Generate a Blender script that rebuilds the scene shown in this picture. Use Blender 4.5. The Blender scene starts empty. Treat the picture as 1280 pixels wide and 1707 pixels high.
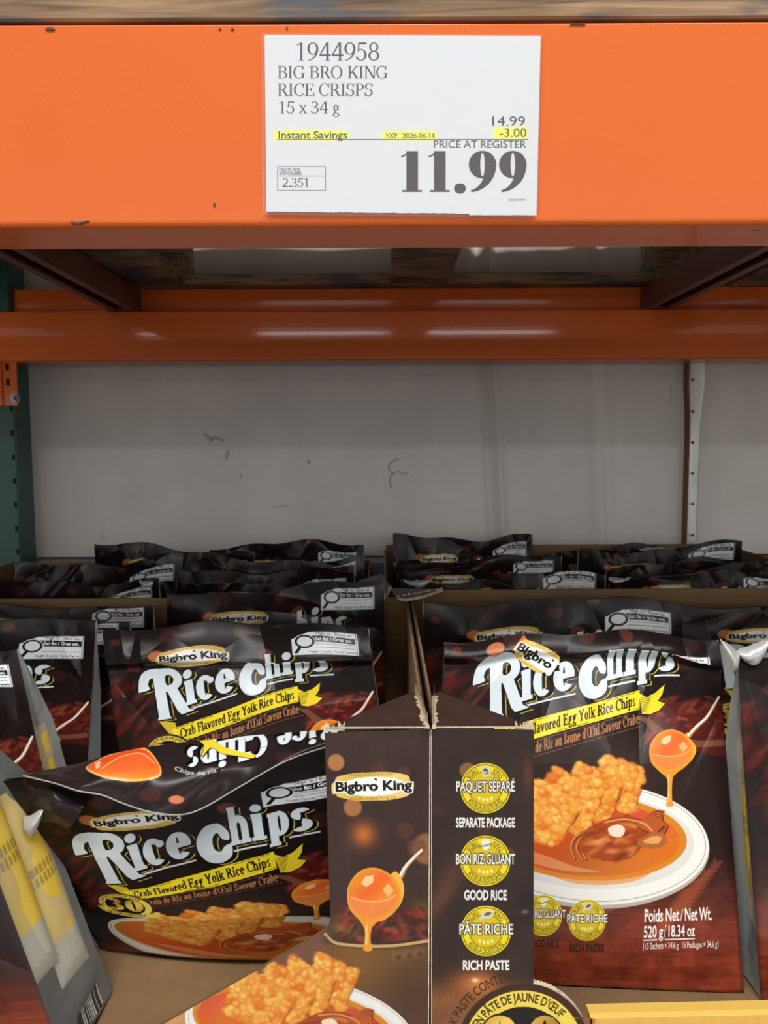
import bpy, math, random
import numpy as np
from mathutils import Vector, Matrix, Euler

scene = bpy.context.scene
COL = scene.collection
PI = math.pi
# ------------------------------------------------------------------ camera
F_PX, PITCH, ROLL, EYE = 1283.0, math.radians(5.0), math.radians(-0.25), 1.55
cam_data = bpy.data.cameras.new('camera')
cam = bpy.data.objects.new('camera', cam_data)
COL.objects.link(cam)
cam_data.sensor_fit = 'VERTICAL'
cam_data.sensor_height = 36.0
cam_data.lens = F_PX / 1707.0 * 36.0
cam_data.clip_start = 0.02
cam.location = (0, 0, EYE)
CAM_R = Matrix.Rotation(PI / 2 - PITCH, 3, 'X') @ Matrix.Rotation(ROLL, 3, 'Z')
cam.rotation_euler = CAM_R.to_euler()
scene.camera = cam
RN = np.array(CAM_R)


def ray(px, py):
    d = np.stack([np.asarray(px, float) - 640.0, 853.5 - np.asarray(py, float), np.full(np.shape(px), -F_PX)], -1)
    return d @ RN.T


def at(px, py, Y):
    """point of the vertical plane at distance Y seen at this place of the photo"""
    d = ray(px, py)
    p = d * (np.asarray(Y, float) / d[..., 1])[..., None]
    return p + np.array([0, 0, EYE])


def atz(px, py, z):
    d = ray(px, py)
    p = d * ((z - EYE) / d[..., 2])[..., None]
    return p + np.array([0, 0, EYE])


# ------------------------------------------------------------------ world, lights, exposure
scene.view_settings.view_transform = 'Standard'
scene.view_settings.look = 'None'
scene.view_settings.gamma = 1.0
scene.view_settings.use_curve_mapping = False
scene.view_settings.exposure = -0.08

world = bpy.data.worlds.new('World')
scene.world = world
world.use_nodes = True
wn, wl = world.node_tree.nodes, world.node_tree.links
wn.clear()
w_out = wn.new('ShaderNodeOutputWorld')
w_bg = wn.new('ShaderNodeBackground')
w_tc = wn.new('ShaderNodeTexCoord')
w_sep = wn.new('ShaderNodeSeparateXYZ')
w_el = wn.new('ShaderNodeValToRGB')        # brightness of the store by height: floor, far shelves, dark roof
w_dir = wn.new('ShaderNodeMapRange')       # the open aisle lies behind the camera
w_mul = wn.new('ShaderNodeMath')
w_mul.operation = 'MULTIPLY'
w_map = wn.new('ShaderNodeMapRange')
w_map.inputs['From Min'].default_value = -1
w_map.inputs['From Max'].default_value = 1
wl.new(w_tc.outputs['Generated'], w_sep.inputs[0])
wl.new(w_sep.outputs['Z'], w_map.inputs['Value'])
wl.new(w_map.outputs[0], w_el.inputs[0])
cr = w_el.color_ramp
cr.elements[0].position = 0.0
cr.elements[0].color = (.22, .22, .22, 1)
cr.elements[1].position = 1.0
cr.elements[1].color = (.25, .25, .26, 1)
for pos, v in ((.44, .70), (.48, 1.7), (.5, 2.5), (.58, 2.5), (.63, 1.5), (.70, .8), (.715, .7), (.728, .15)):
    e = cr.elements.new(pos)
    e.color = (v, v, v * 1.02, 1)
w_dir.inputs['From Min'].default_value = 0.0
w_dir.inputs['From Max'].default_value = -0.35
w_dir.inputs['To Min'].default_value = 0.03
w_dir.inputs['To Max'].default_value = 1.0
wl.new(w_sep.outputs['Y'], w_dir.inputs['Value'])
wl.new(w_el.outputs['Color'], w_mul.inputs[0])
wl.new(w_dir.outputs[0], w_mul.inputs[1])
w_str = wn.new('ShaderNodeMath')
w_str.operation = 'MULTIPLY'
w_str.inputs[1].default_value = 0.55
wl.new(w_mul.outputs[0], w_str.inputs[0])
wl.new(w_str.outputs[0], w_bg.inputs['Strength'])
w_bg.inputs['Color'].default_value = (.985, .99, .985, 1)
wl.new(w_bg.outputs[0], w_out.inputs[0])


def area(name, loc, aim, sx, sy, power, col=(1, 1, 1)):
    d = bpy.data.lights.new(name, 'AREA')
    d.shape = 'RECTANGLE'
    d.size, d.size_y, d.energy, d.color = sx, sy, power, col
    o = bpy.data.objects.new(name, d)
    COL.objects.link(o)
    o.location = loc
    o.rotation_euler = (Vector(aim) - Vector(loc)).to_track_quat('-Z', 'Y').to_euler()
    return o


# rows of ceiling lights over the aisle, behind and above the camera
area('ceiling_light', (-1.6, -3.3, EYE + 5.6), (0, .7, EYE - .2), 5.2, 0.6, 270, (1, .99, .965))
area('ceiling_light', (2.8, -3.3, EYE + 5.6), (0, .7, EYE - .2), 3.0, 0.6, 155, (1, .99, .965))
area('ceiling_light', (0, -2.6, EYE + 5.8), (0, -2.6, 0), 6.0, 0.5, 260, (1, .99, .965))  # extra downlight row, added to brighten the floor and its bounce
# strip lights far down the store, mirrored in the glossy rear beam
for x0, x1, p in ((-4.18, .09, 120), (1.1, 5.27, 120), (-8.0, -6.6, 26), (7.4, 8.5, 26)):
    zz = EYE + 3.75
    area('strip_light', ((x0 + x1) / 2, -21.6, zz), ((x0 + x1) / 2, 1.6, EYE + .2), x1 - x0, .32, p)

# ------------------------------------------------------------------ materials


def srgb(c):
    c = np.asarray(c, float) / 255.0
    return np.where(c <= .04045, c / 12.92, ((c + .055) / 1.055) ** 2.4)


def mat(name, col=None, rough=.5, spec=.5, coat=0.0, metal=0.0, attr=None, bump=None, mottle=None, clear=0.0):
    """principled material: a flat colour or the print of the surface, with optional mottling, bump and see-through film"""
    m = bpy.data.materials.new(name)
    m.use_nodes = True
    n, l = m.node_tree.nodes, m.node_tree.links
    b = n['Principled BSDF']
    b.inputs['Roughness'].default_value = rough
    b.inputs['Specular IOR Level'].default_value = spec
    b.inputs['Coat Weight'].default_value = coat
    b.inputs['Coat Roughness'].default_value = .1
    b.inputs['Metallic'].default_value = metal
    src = None
    if attr:
        a = n.new('ShaderNodeAttribute')
        a.attribute_name = attr
        src = a.outputs['Color']
    else:
        b.inputs['Base Color'].default_value = (*srgb(col), 1)
    tc = n.new('ShaderNodeTexCoord')
    if mottle:
        scale, amt, stretch = mottle
        mp = n.new('ShaderNodeMapping')
        mp.inputs['Scale'].default_value = stretch
        l.new(tc.outputs['Object'], mp.inputs[0])
        nz = n.new('ShaderNodeTexNoise')
        nz.inputs['Scale'].default_value = scale
        nz.inputs['Detail'].default_value = 5
        l.new(mp.outputs[0], nz.inputs['Vector'])
        mr = n.new('ShaderNodeMapRange')
        mr.inputs['From Min'].default_value = .3
        mr.inputs['From Max'].default_value = .7
        mr.inputs['To Min'].default_value = 1 - amt
        mr.inputs['To Max'].default_value = 1 + amt
        l.new(nz.outputs[0], mr.inputs['Value'])
        mx = n.new('ShaderNodeMix')
        mx.data_type = 'RGBA'
        mx.blend_type = 'MULTIPLY'
        mx.inputs['Factor'].default_value = 1
        if src:
            l.new(src, mx.inputs[6])
        else:
            mx.inputs[6].default_value = (*srgb(col), 1)
        l.new(mr.outputs[0], mx.inputs[7])
        src = mx.outputs[2]
    if src:
        l.new(src, b.inputs['Base Color'])
    if bump:
        scale, strength, dist = bump
        nz = n.new('ShaderNodeTexNoise')
        nz.inputs['Scale'].default_value = scale
        nz.inputs['Detail'].default_value = 3
        l.new(tc.outputs['Object'], nz.inputs['Vector'])
        bp = n.new('ShaderNodeBump')
        bp.inputs['Strength'].default_value = strength
        bp.inputs['Distance'].default_value = dist
        l.new(nz.outputs[0], bp.inputs['Height'])
        l.new(bp.outputs[0], b.inputs['Normal'])
    if clear:
        tr = n.new('ShaderNodeBsdfTransparent')
        ms = n.new('ShaderNodeMixShader')
        ms.inputs[0].default_value = clear
        if attr:      # printed marks on the film stay opaque
            sm = n.new('ShaderNodeMath')
            sm.operation = 'MULTIPLY'
            sm.inputs[1].default_value = clear
            l.new(a.outputs['Alpha'], sm.inputs[0])
            l.new(sm.outputs[0], ms.inputs[0])
        out = n['Material Output']
        l.new(b.outputs[0], ms.inputs[1])
        l.new(tr.outputs[0], ms.inputs[2])
        l.new(ms.outputs[0], out.inputs[0])
    return m


M_ORANGE = mat('orange_enamel', (222, 104, 38), rough=.4, spec=.2, coat=.4, bump=(420, .10, .001), mottle=(3, .05, (1, 1, 1)))
M_CHIP = mat('bare_chipped_metal', (70, 52, 40), rough=.6)
M_CROSS = mat('dark_brown_steel', (112, 66, 54), rough=.5, mottle=(9, .15, (1, 1, 1)))
M_GREEN = mat('green_enamel', (34, 76, 62), rough=.4, mottle=(6, .1, (1, 1, 1)))
M_DARK = mat('dark_hole', (12, 12, 12), rough=.9)
M_ZINC = mat('zinc_steel', (206, 208, 200), rough=.4, metal=.35, mottle=(30, .15, (1, 1, .3)))
M_BOLT = mat('bolt_steel', (150, 145, 138), rough=.35, metal=.9)
M_WALL = mat('white_painted_wall', attr='print', rough=.55, spec=.3, mottle=(2.2, .05, (3, 1, .4)))
M_LEDGE = mat('grey_steel_ledge', (132, 142, 144), rough=.45)
M_KRAFT = mat('brown_cardboard', (130, 103, 72), rough=.75, spec=.2, mottle=(40, .07, (1, 1, 7)))
M_TORN = mat('torn_board_edge', (206, 188, 160), rough=.9, spec=.1, mottle=(220, .25, (1, 1, 1)))
M_BOXPRINT = mat('printed_cardboard', attr='print', rough=.42, spec=.35, mottle=(60, .04, (6, 1, .5)))
M_BOXDARK = mat('maroon_printed_cardboard', (66, 44, 38), rough=.42, spec=.35, mottle=(30, .18, (3, 3, .6)))
M_FILM = mat('printed_bag_film', attr='print', rough=.25, spec=.19, coat=.03)
M_FILMBACK = mat('dark_bag_film', (26, 19, 18), rough=.3, spec=.2, coat=.03)
M_SILVER = mat('frosted_film', attr='print', rough=.34, spec=.5, clear=.8)
M_FOIL = mat('silver_film', (186, 188, 186), rough=.3, spec=.5, metal=.25)
M_SACHET = mat('yellow_sachet_film', attr='print', rough=.4, spec=.4)
M_PAPER = mat('sign_paper', attr='print', rough=.45, spec=.3)
M_SLEEVE = mat('clear_plastic', (235, 225, 228), rough=.1, spec=.5, clear=.94)
M_FLOOR = mat('concrete_floor', (176, 172, 166), rough=.45, mottle=(3, .08, (1, 1, 1)))


def wood_material():
    m = bpy.data.materials.new('weathered_pallet_wood')
    m.use_nodes = True
    n, l = m.node_tree.nodes, m.node_tree.links
    b = n['Principled BSDF']
    b.inputs['Roughness'].default_value = .8
    tc = n.new('ShaderNodeTexCoord')
    mp = n.new('ShaderNodeMapping')
    mp.inputs['Scale'].default_value = (2.0, 8, 34)
    l.new(tc.outputs['Object'], mp.inputs[0])
    nz = n.new('ShaderNodeTexNoise')
    nz.inputs['Scale'].default_value = 4
    nz.inputs['Detail'].default_value = 7
    nz.inputs['Distortion'].default_value = .6
    l.new(mp.outputs[0], nz.inputs['Vector'])
    r = n.new('ShaderNodeValToRGB')
    r.color_ramp.elements[0].position = .3
    r.color_ramp.elements[0].color = (*srgb((88, 68, 52)), 1)
    r.color_ramp.elements[1].position = .72
    r.color_ramp.elements[1].color = (*srgb((176, 140, 104)), 1)
    l.new(nz.outputs[0], r.inputs[0])
    mp2 = n.new('ShaderNodeMapping')
    mp2.inputs['Scale'].default_value = (1.0, 2, 5)
    mp2.inputs['Location'].default_value = (.33, 0, .1)
    l.new(tc.outputs['Object'], mp2.inputs[0])
    n2 = n.new('ShaderNodeTexNoise')
    n2.inputs['Scale'].default_value = 7.5
    n2.inputs['Detail'].default_value = 4
    l.new(mp2.outputs[0], n2.inputs['Vector'])
    r2 = n.new('ShaderNodeValToRGB')
    r2.color_ramp.elements[0].position = .52
    r2.color_ramp.elements[0].color = (0, 0, 0, 1)
    r2.color_ramp.elements[1].position = .60
    r2.color_ramp.elements[1].color = (.8, .8, .8, 1)
    l.new(n2.outputs[0], r2.inputs[0])
    mx = n.new('ShaderNodeMix')
    mx.data_type = 'RGBA'
    l.new(r2.outputs[0], mx.inputs['Factor'])
    l.new(r.outputs[0], mx.inputs[6])
    mx.inputs[7].default_value = (*srgb((74, 82, 92)), 1)      # worn blue-grey paint
    l.new(mx.outputs[2], b.inputs['Base Color'])
    bp = n.new('ShaderNodeBump')
    bp.inputs['Strength'].default_value = .5
    bp.inputs['Distance'].default_value = .002
    l.new(nz.outputs[0], bp.inputs['Height'])
    l.new(bp.outputs[0], b.inputs['Normal'])
    return m


M_WOOD = wood_material()

# ------------------------------------------------------------------ object helpers


def tag(o, label, cat, group=None, kind=None):
    o['label'] = label
    o['category'] = cat
    if group:
        o['group'] = group
    if kind:
        o['kind'] = kind
    return o


def thing(name, label, cat, loc, group=None):
    o = bpy.data.objects.new(name, None)
    o.empty_display_size = .02
    COL.objects.link(o)
    o.location = tuple(float(v) for v in loc)
    return tag(o, label, cat, group)


class MB:
    """collects faces and links them as one mesh object"""

    def __init__(self):
        self.v, self.f, self.m, self.s = [], [], [], []

    def add(self, verts, faces, mi=0, smooth=False):
        b = len(self.v)
        self.v += [tuple(float(c) for c in p) for p in verts]
        for f in faces:
            self.f.append(tuple(b + i for i in f))
            self.m.append(mi)
            self.s.append(smooth)
        return self

    def box(self, a, b, mi=0, bev=0.0):
        (x0, y0, z0), (x1, y1, z1) = a, b
        x0, x1 = min(x0, x1), max(x0, x1)
        y0, y1 = min(y0, y1), max(y0, y1)
        z0, z1 = min(z0, z1), max(z0, z1)
        e = bev
        if not e:
            v = [(x0, y0, z0), (x1, y0, z0), (x1, y1, z0), (x0, y1, z0), (x0, y0, z1), (x1, y0, z1), (x1, y1, z1), (x0, y1, z1)]
            return self.add(v, [(3, 2, 1, 0), (4, 5, 6, 7), (0, 1, 5, 4), (1, 2, 6, 5), (2, 3, 7, 6), (3, 0, 4, 7)], mi)
        rings = []
        for z, i in ((z0, e), (z0 + e, 0), (z1 - e, 0), (z1, e)):
            rings.append([(x0 + i + (e if i == 0 else 0), y0 + i, z), (x1 - i - (e if i == 0 else 0), y0 + i, z), (x1 - i, y0 + i + (e if i == 0 else 0), z), (x1 - i, y1 - i - (e if i == 0 else 0), z),
                          (x1 - i - (e if i == 0 else 0), y1 - i, z), (x0 + i + (e if i == 0 else 0), y1 - i, z), (x0 + i, y1 - i - (e if i == 0 else 0), z), (x0 + i, y0 + i + (e if i == 0 else 0), z)])
        v = [p for r in rings for p in r]
        fs = [tuple(range(7, -1, -1)), tuple(range(24, 32))]
        for r in range(3):
            for k in range(8):
                fs.append((r * 8 + k, r * 8 + (k + 1) % 8, r * 8 + 8 + (k + 1) % 8, r * 8 + 8 + k))
        return self.add(v, fs, mi)

    def prism_x(self, prof, x0, x1, mi=0, smooth=False, cap=True):
        """a profile of (y, z) points swept along x"""
        n = len(prof)
        v = [(x0, y, z) for y, z in prof] + [(x1, y, z) for y, z in prof]
        fs = [(i, (i + 1) % n, n + (i + 1) % n, n + i) for i in range(n)]
        self.add(v, fs, mi, smooth)
        if cap:
            self.add(v, [tuple(range(n - 1, -1, -1)), tuple(range(n, 2 * n))], mi)
        return self

    def prism_y(self, prof, y0, y1, mi=0):
        n = len(prof)
        v = [(x, y0, z) for x, z in prof] + [(x, y1, z) for x, z in prof]
        fs = [(i, n + i, n + (i + 1) % n, (i + 1) % n) for i in range(n)] + [tuple(range(n)), tuple(range(2 * n - 1, n - 1, -1))]
        return self.add(v, fs, mi)

    def cyl(self, c, axis, r, h, n=16, mi=0):
        c, ax = Vector(c), Vector(axis).normalized()
        u = ax.orthogonal().normalized()
        w = ax.cross(u)
        v = [c + u * (r * math.cos(k * 2 * PI / n)) + w * (r * math.sin(k * 2 * PI / n)) + ax * d for d in (0, h) for k in range(n)]
        fs = [(k, (k + 1) % n, n + (k + 1) % n, n + k) for k in range(n)] + [tuple(range(n - 1, -1, -1)), tuple(range(n, 2 * n))]
        return self.add(v, fs, mi)

    def slab(self, pts, thick, mi=0, mi_edge=None):
        """a flat polygon given thickness along the vector `thick`"""
        n = len(pts)
        v = [np.asarray(p, float) for p in pts]
        v = v + [p + np.asarray(thick, float) for p in v]
        self.add(v, [tuple(range(n)), tuple(range(2 * n - 1, n - 1, -1))], mi)
        return self.add(v, [(i, n + i, n + (i + 1) % n, (i + 1) % n) for i in range(n)], mi if mi_edge is None else mi_edge)

    def build(self, name, mats, parent=None):
        me = bpy.data.meshes.new(name)
        off = Vector(parent_world(parent)) if parent is not None else Vector((0, 0, 0))
        me.from_pydata([tuple(Vector(p) - off) for p in self.v], [], self.f)
        for m in (mats if isinstance(mats, (list, tuple)) else [mats]):
            me.materials.append(m)
        me.polygons.foreach_set('material_index', self.m)
        me.polygons.foreach_set('use_smooth', self.s)
        me.update()
        o = bpy.data.objects.new(name, me)
        COL.objects.link(o)
        if parent is not None:
            o.parent = parent
        return o


def parent_world(p):
    v = np.zeros(3)
    while p is not None:
        v = v + np.array(p.location)
        p = p.parent
    return v


def grid_mesh(name, P, mats, parent=None, col=None, alpha=None, smooth=True, flip=False, solid=0.0, mi=None):
    """P[nv, nu, 3] as one quad grid; col[nv, nu, 3] (0..255) is the print on it"""
    nv, nu = P.shape[:2]
    off = parent_world(parent) if parent is not None else np.zeros(3)
    co = (P.reshape(-1, 3) - off).astype(np.float32)
    idx = np.arange(nv * nu).reshape(nv, nu)
    q = np.stack([idx[:-1, :-1], idx[:-1, 1:], idx[1:, 1:], idx[1:, :-1]], -1).reshape(-1, 4)
    if flip:
        q = q[:, ::-1]
    me = bpy.data.meshes.new(name)
    me.vertices.add(len(co))
    me.vertices.foreach_set('co', co.ravel())
    me.loops.add(q.size)
    me.loops.foreach_set('vertex_index', q.ravel().astype(np.int32))
    me.polygons.add(len(q))
    me.polygons.foreach_set('loop_start', (np.arange(len(q)) * 4).astype(np.int32))
    me.polygons.foreach_set('use_smooth', np.full(len(q), smooth))
    for m in (mats if isinstance(mats, (list, tuple)) else [mats]):
        me.materials.append(m)
    me.update(calc_edges=True)
    if col is not None:
        at_ = me.color_attributes.new('print', 'BYTE_COLOR', 'POINT')
        a = np.ones((nv * nu, 4), np.float32)
        a[:, :3] = np.clip(col.reshape(-1, 3) / 255.0, 0, 1)
        if alpha is not None:
            a[:, 3] = alpha.ravel()
        at_.data.foreach_set('color_srgb', a.ravel())
    o = bpy.data.objects.new(name, me)
    COL.objects.link(o)
    if parent is not None:
        o.parent = parent
    if solid:
        s = o.modifiers.new('solid', 'SOLIDIFY')
        s.thickness = solid
        s.offset = -1
    return o
# ------------------------------------------------------------------ printing: shapes filled into a raster that becomes the print of a mesh
RNG = np.random.default_rng(7)


def noise2(h, w, cell, seed, octaves=3):
    r = np.random.default_rng(seed)
    out = np.zeros((h, w))
    amp, tot = 1.0, 0.0
    for k in range(octaves):
        c = max(cell / 2 ** k, 1.0)
        gh, gw = int(h / c) + 3, int(w / c) + 3
        g = r.random((gh, gw))
        y, x = np.arange(h) / c, np.arange(w) / c
        yi, xi = y.astype(int), x.astype(int)
        fy, fx = y - yi, x - xi
        fy, fx = fy * fy * (3 - 2 * fy), fx * fx * (3 - 2 * fx)
        a = g[yi][:, xi] * (1 - fx) + g[yi][:, xi + 1] * fx
        b = g[yi + 1][:, xi] * (1 - fx) + g[yi + 1][:, xi + 1] * fx
        out += amp * (a * (1 - fy)[:, None] + b * fy[:, None])
        tot += amp
        amp *= .5
    return out / tot


class Canvas:
    """a raster over the rectangle x0..x1, y0..y1 (y down), k samples per unit"""

    def __init__(self, x0, y0, x1, y1, k, col=(30, 24, 24)):
        self.x0, self.y0, self.k = x0, y0, k
        self.w, self.h = int(round((x1 - x0) * k)), int(round((y1 - y0) * k))
        self.a = np.empty((self.h, self.w, 3), np.float32)
        self.a[:] = col

    def coords(self):
        y, x = np.mgrid[0:self.h, 0:self.w]
        return self.x0 + (x + .5) / self.k, self.y0 + (y + .5) / self.k

    def mask(self, shapes, ss=2):
        """coverage of the union of shapes (each an (N,2,2) array of edges, even-odd); returns (slice, mask)"""
        shapes = [s for s in shapes if len(s)]
        if not shapes:
            return None, None
        allp = np.concatenate([s.reshape(-1, 2) for s in shapes])
        px, py = (allp[:, 0] - self.x0) * self.k, (allp[:, 1] - self.y0) * self.k
        X0, X1 = max(int(px.min()) - 1, 0), min(int(px.max()) + 2, self.w)
        Y0, Y1 = max(int(py.min()) - 1, 0), min(int(py.max()) + 2, self.h)
        if X1 <= X0 or Y1 <= Y0:
            return None, None
        M = np.zeros(((Y1 - Y0) * ss, (X1 - X0) * ss), bool)
        for s in shapes:
            e = np.empty(s.shape)
            e[..., 0] = ((s[..., 0] - self.x0) * self.k - X0) * ss - .5
            e[..., 1] = ((s[..., 1] - self.y0) * self.k - Y0) * ss - .5
            bx0, bx1 = max(int(e[..., 0].min()), 0), min(int(e[..., 0].max()) + 2, M.shape[1])
            by0, by1 = max(int(e[..., 1].min()), 0), min(int(e[..., 1].max()) + 2, M.shape[0])
            if bx1 <= bx0 or by1 <= by0:
                continue
            sub = np.zeros((by1 - by0, bx1 - bx0 + 1), np.int32)
            rows = np.arange(by0, by1)
            ya, yb = e[:, 0, 1], e[:, 1, 1]
            for i in np.nonzero((np.ceil(np.minimum(ya, yb)) < np.ceil(np.maximum(ya, yb))))[0]:
                lo, hi = (ya[i], yb[i]) if ya[i] < yb[i] else (yb[i], ya[i])
                r0, r1 = max(int(math.ceil(lo)), by0), min(int(math.ceil(hi)), by1)
                if r1 <= r0:
                    continue
                rr = rows[r0 - by0:r1 - by0]
                xx = e[i, 0, 0] + (rr - ya[i]) * (e[i, 1, 0] - e[i, 0, 0]) / (yb[i] - ya[i])
                ci = np.clip(np.ceil(xx).astype(int) - bx0, 0, sub.shape[1] - 1)
                np.add.at(sub, (rr - by0, ci), 1)
            M[by0:by1, bx0:bx1] |= (np.cumsum(sub, 1)[:, :-1] & 1).astype(bool)
        m = M.reshape(Y1 - Y0, ss, X1 - X0, ss).mean((1, 3)).astype(np.float32)
        return (slice(Y0, Y1), slice(X0, X1)), m

    def fill(self, shapes, col, alpha=1.0, ss=2):
        """col: rgb, or a function of (x, y) giving rgb"""
        if isinstance(shapes, np.ndarray):
            shapes = [shapes]
        sl, m = self.mask(shapes, ss)
        if sl is None:
            return
        m = m[..., None] * alpha
        if callable(col):
            y, x = np.mgrid[sl[0], sl[1]]
            c = col(self.x0 + (x + .5) / self.k, self.y0 + (y + .5) / self.k)
        else:
            c = np.array(col, np.float32)
        self.a[sl] = self.a[sl] * (1 - m) + c * m

    def blob(self, cx, cy, rx, ry, col, alpha=1.0, edge=None, rot=0.0):
        """soft ellipse: gaussian, or a disc with a soft edge of that relative width"""
        R = max(rx, ry) * (2.6 if edge is None else 1.0 + edge)
        X0, X1 = max(int((cx - R - self.x0) * self.k), 0), min(int((cx + R - self.x0) * self.k) + 1, self.w)
        Y0, Y1 = max(int((cy - R - self.y0) * self.k), 0), min(int((cy + R - self.y0) * self.k) + 1, self.h)
        if X1 <= X0 or Y1 <= Y0:
            return
        y, x = np.mgrid[Y0:Y1, X0:X1]
        x, y = self.x0 + (x + .5) / self.k - cx, self.y0 + (y + .5) / self.k - cy
        c, s = math.cos(rot), math.sin(rot)
        d = np.hypot((x * c + y * s) / rx, (-x * s + y * c) / ry)
        m = np.exp(-d * d * 1.2) if edge is None else np.clip((1 + edge - d) / (2 * edge), 0, 1)
        m = (m * alpha)[..., None]
        self.a[Y0:Y1, X0:X1] = self.a[Y0:Y1, X0:X1] * (1 - m) + np.array(col, np.float32) * m

    def sample(self, x, y, lod=0):
        a = self.mips(lod)
        k = self.k / 2 ** lod
        u = np.clip((x - self.x0) * k - .5, 0, a.shape[1] - 1.001)
        v = np.clip((y - self.y0) * k - .5, 0, a.shape[0] - 1.001)
        i, j = u.astype(int), v.astype(int)
        fu, fv = (u - i)[..., None], (v - j)[..., None]
        return (a[j, i] * (1 - fu) + a[j, i + 1] * fu) * (1 - fv) + (a[j + 1, i] * (1 - fu) + a[j + 1, i + 1] * fu) * fv

    def mips(self, lod):
        if not hasattr(self, 'mip'):
            self.mip = [self.a]
        while len(self.mip) <= lod:
            a = self.mip[-1]
            h, w = a.shape[0] // 2 * 2, a.shape[1] // 2 * 2
            self.mip.append(a[:h, :w].reshape(h // 2, 2, w // 2, 2, 3).mean((1, 3)))
        return self.mip[lod]


def poly(pts):
    p = np.asarray(pts, float)
    return np.stack([p, np.roll(p, -1, 0)], 1)


def spline(pts, n=8, closed=True):
    """smooth curve through the points (Catmull-Rom)"""
    p = np.asarray(pts, float)
    m = len(p)
    out = []
    for i in range(m if closed else m - 1):
        a, b, c, d = (p[(i - 1) % m], p[i], p[(i + 1) % m], p[(i + 2) % m]) if closed else (p[max(i - 1, 0)], p[i], p[i + 1], p[min(i + 2, m - 1)])
        for t in np.arange(n) / n:
            out.append(.5 * (2 * b + (c - a) * t + (2 * a - 5 * b + 4 * c - d) * t * t + (3 * b - a - 3 * c + d) * t ** 3))
    if not closed:
        out.append(p[-1])
    return np.array(out)


def ell(cx, cy, rx, ry, n=64, rot=0.0, a0=0.0, a1=360.0):
    t = np.radians(np.linspace(a0, a1, n, endpoint=a1 - a0 < 360))
    x, y = rx * np.cos(t), ry * np.sin(t)
    return np.stack([cx + x * math.cos(rot) - y * math.sin(rot), cy + x * math.sin(rot) + y * math.cos(rot)], 1)


def stroke(pts, w0, w1=None):
    """band along a line, its width going from w0 to w1"""
    p = np.asarray(pts, float)
    w1 = w0 if w1 is None else w1
    t = np.gradient(p, axis=0)
    t /= np.linalg.norm(t, axis=1, keepdims=True) + 1e-9
    nrm = np.stack([-t[:, 1], t[:, 0]], 1) * (np.linspace(w0, w1, len(p)) / 2)[:, None]
    return poly(np.concatenate([p + nrm, (p - nrm)[::-1]]))


# ---- lettering. A glyph is (advance, [edges ...]) with y up, baseline 0, capital height 1


def _sans_maker():
    cu = bpy.data.curves.new('lettering', 'FONT')
    cu.resolution_u = 4
    ob = bpy.data.objects.new('lettering', cu)
    COL.objects.link(ob)
    cache = {}

    def verts(s):
        cu.body = s
        dg = bpy.context.evaluated_depsgraph_get()
        dg.update()
        me = ob.evaluated_get(dg).to_mesh()
        n = len(me.vertices)
        co = np.empty(n * 3)
        me.vertices.foreach_get('co', co)
        co = co.reshape(-1, 3)[:, :2]
        cnt = {}
        for p in me.polygons:
            for k in p.edge_keys:
                cnt[k] = cnt.get(k, 0) + 1
        e = np.array([co[list(k)] for k, c in cnt.items() if c == 1]) if n else np.zeros((0, 2, 2))
        return e, (co[:, 0].max() if n else 0.0)

    def glyph(ch, bold):
        key = (ch, bold)
        if key not in cache:
            cu.offset = bold
            cap = verts('H')[0][..., 1].max()
            if ch == ' ':
                cache[key] = (.36, [])
            else:
                e, _ = verts(ch)
                adv = (verts(ch + 'H')[1] - verts('H')[1])
                cache[key] = (adv / cap, [e / cap])
        return cache[key]

    def close():
        bpy.data.objects.remove(ob)
        bpy.data.curves.remove(cu)
    return glyph, close


SANS, sans_close = _sans_maker()


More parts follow.
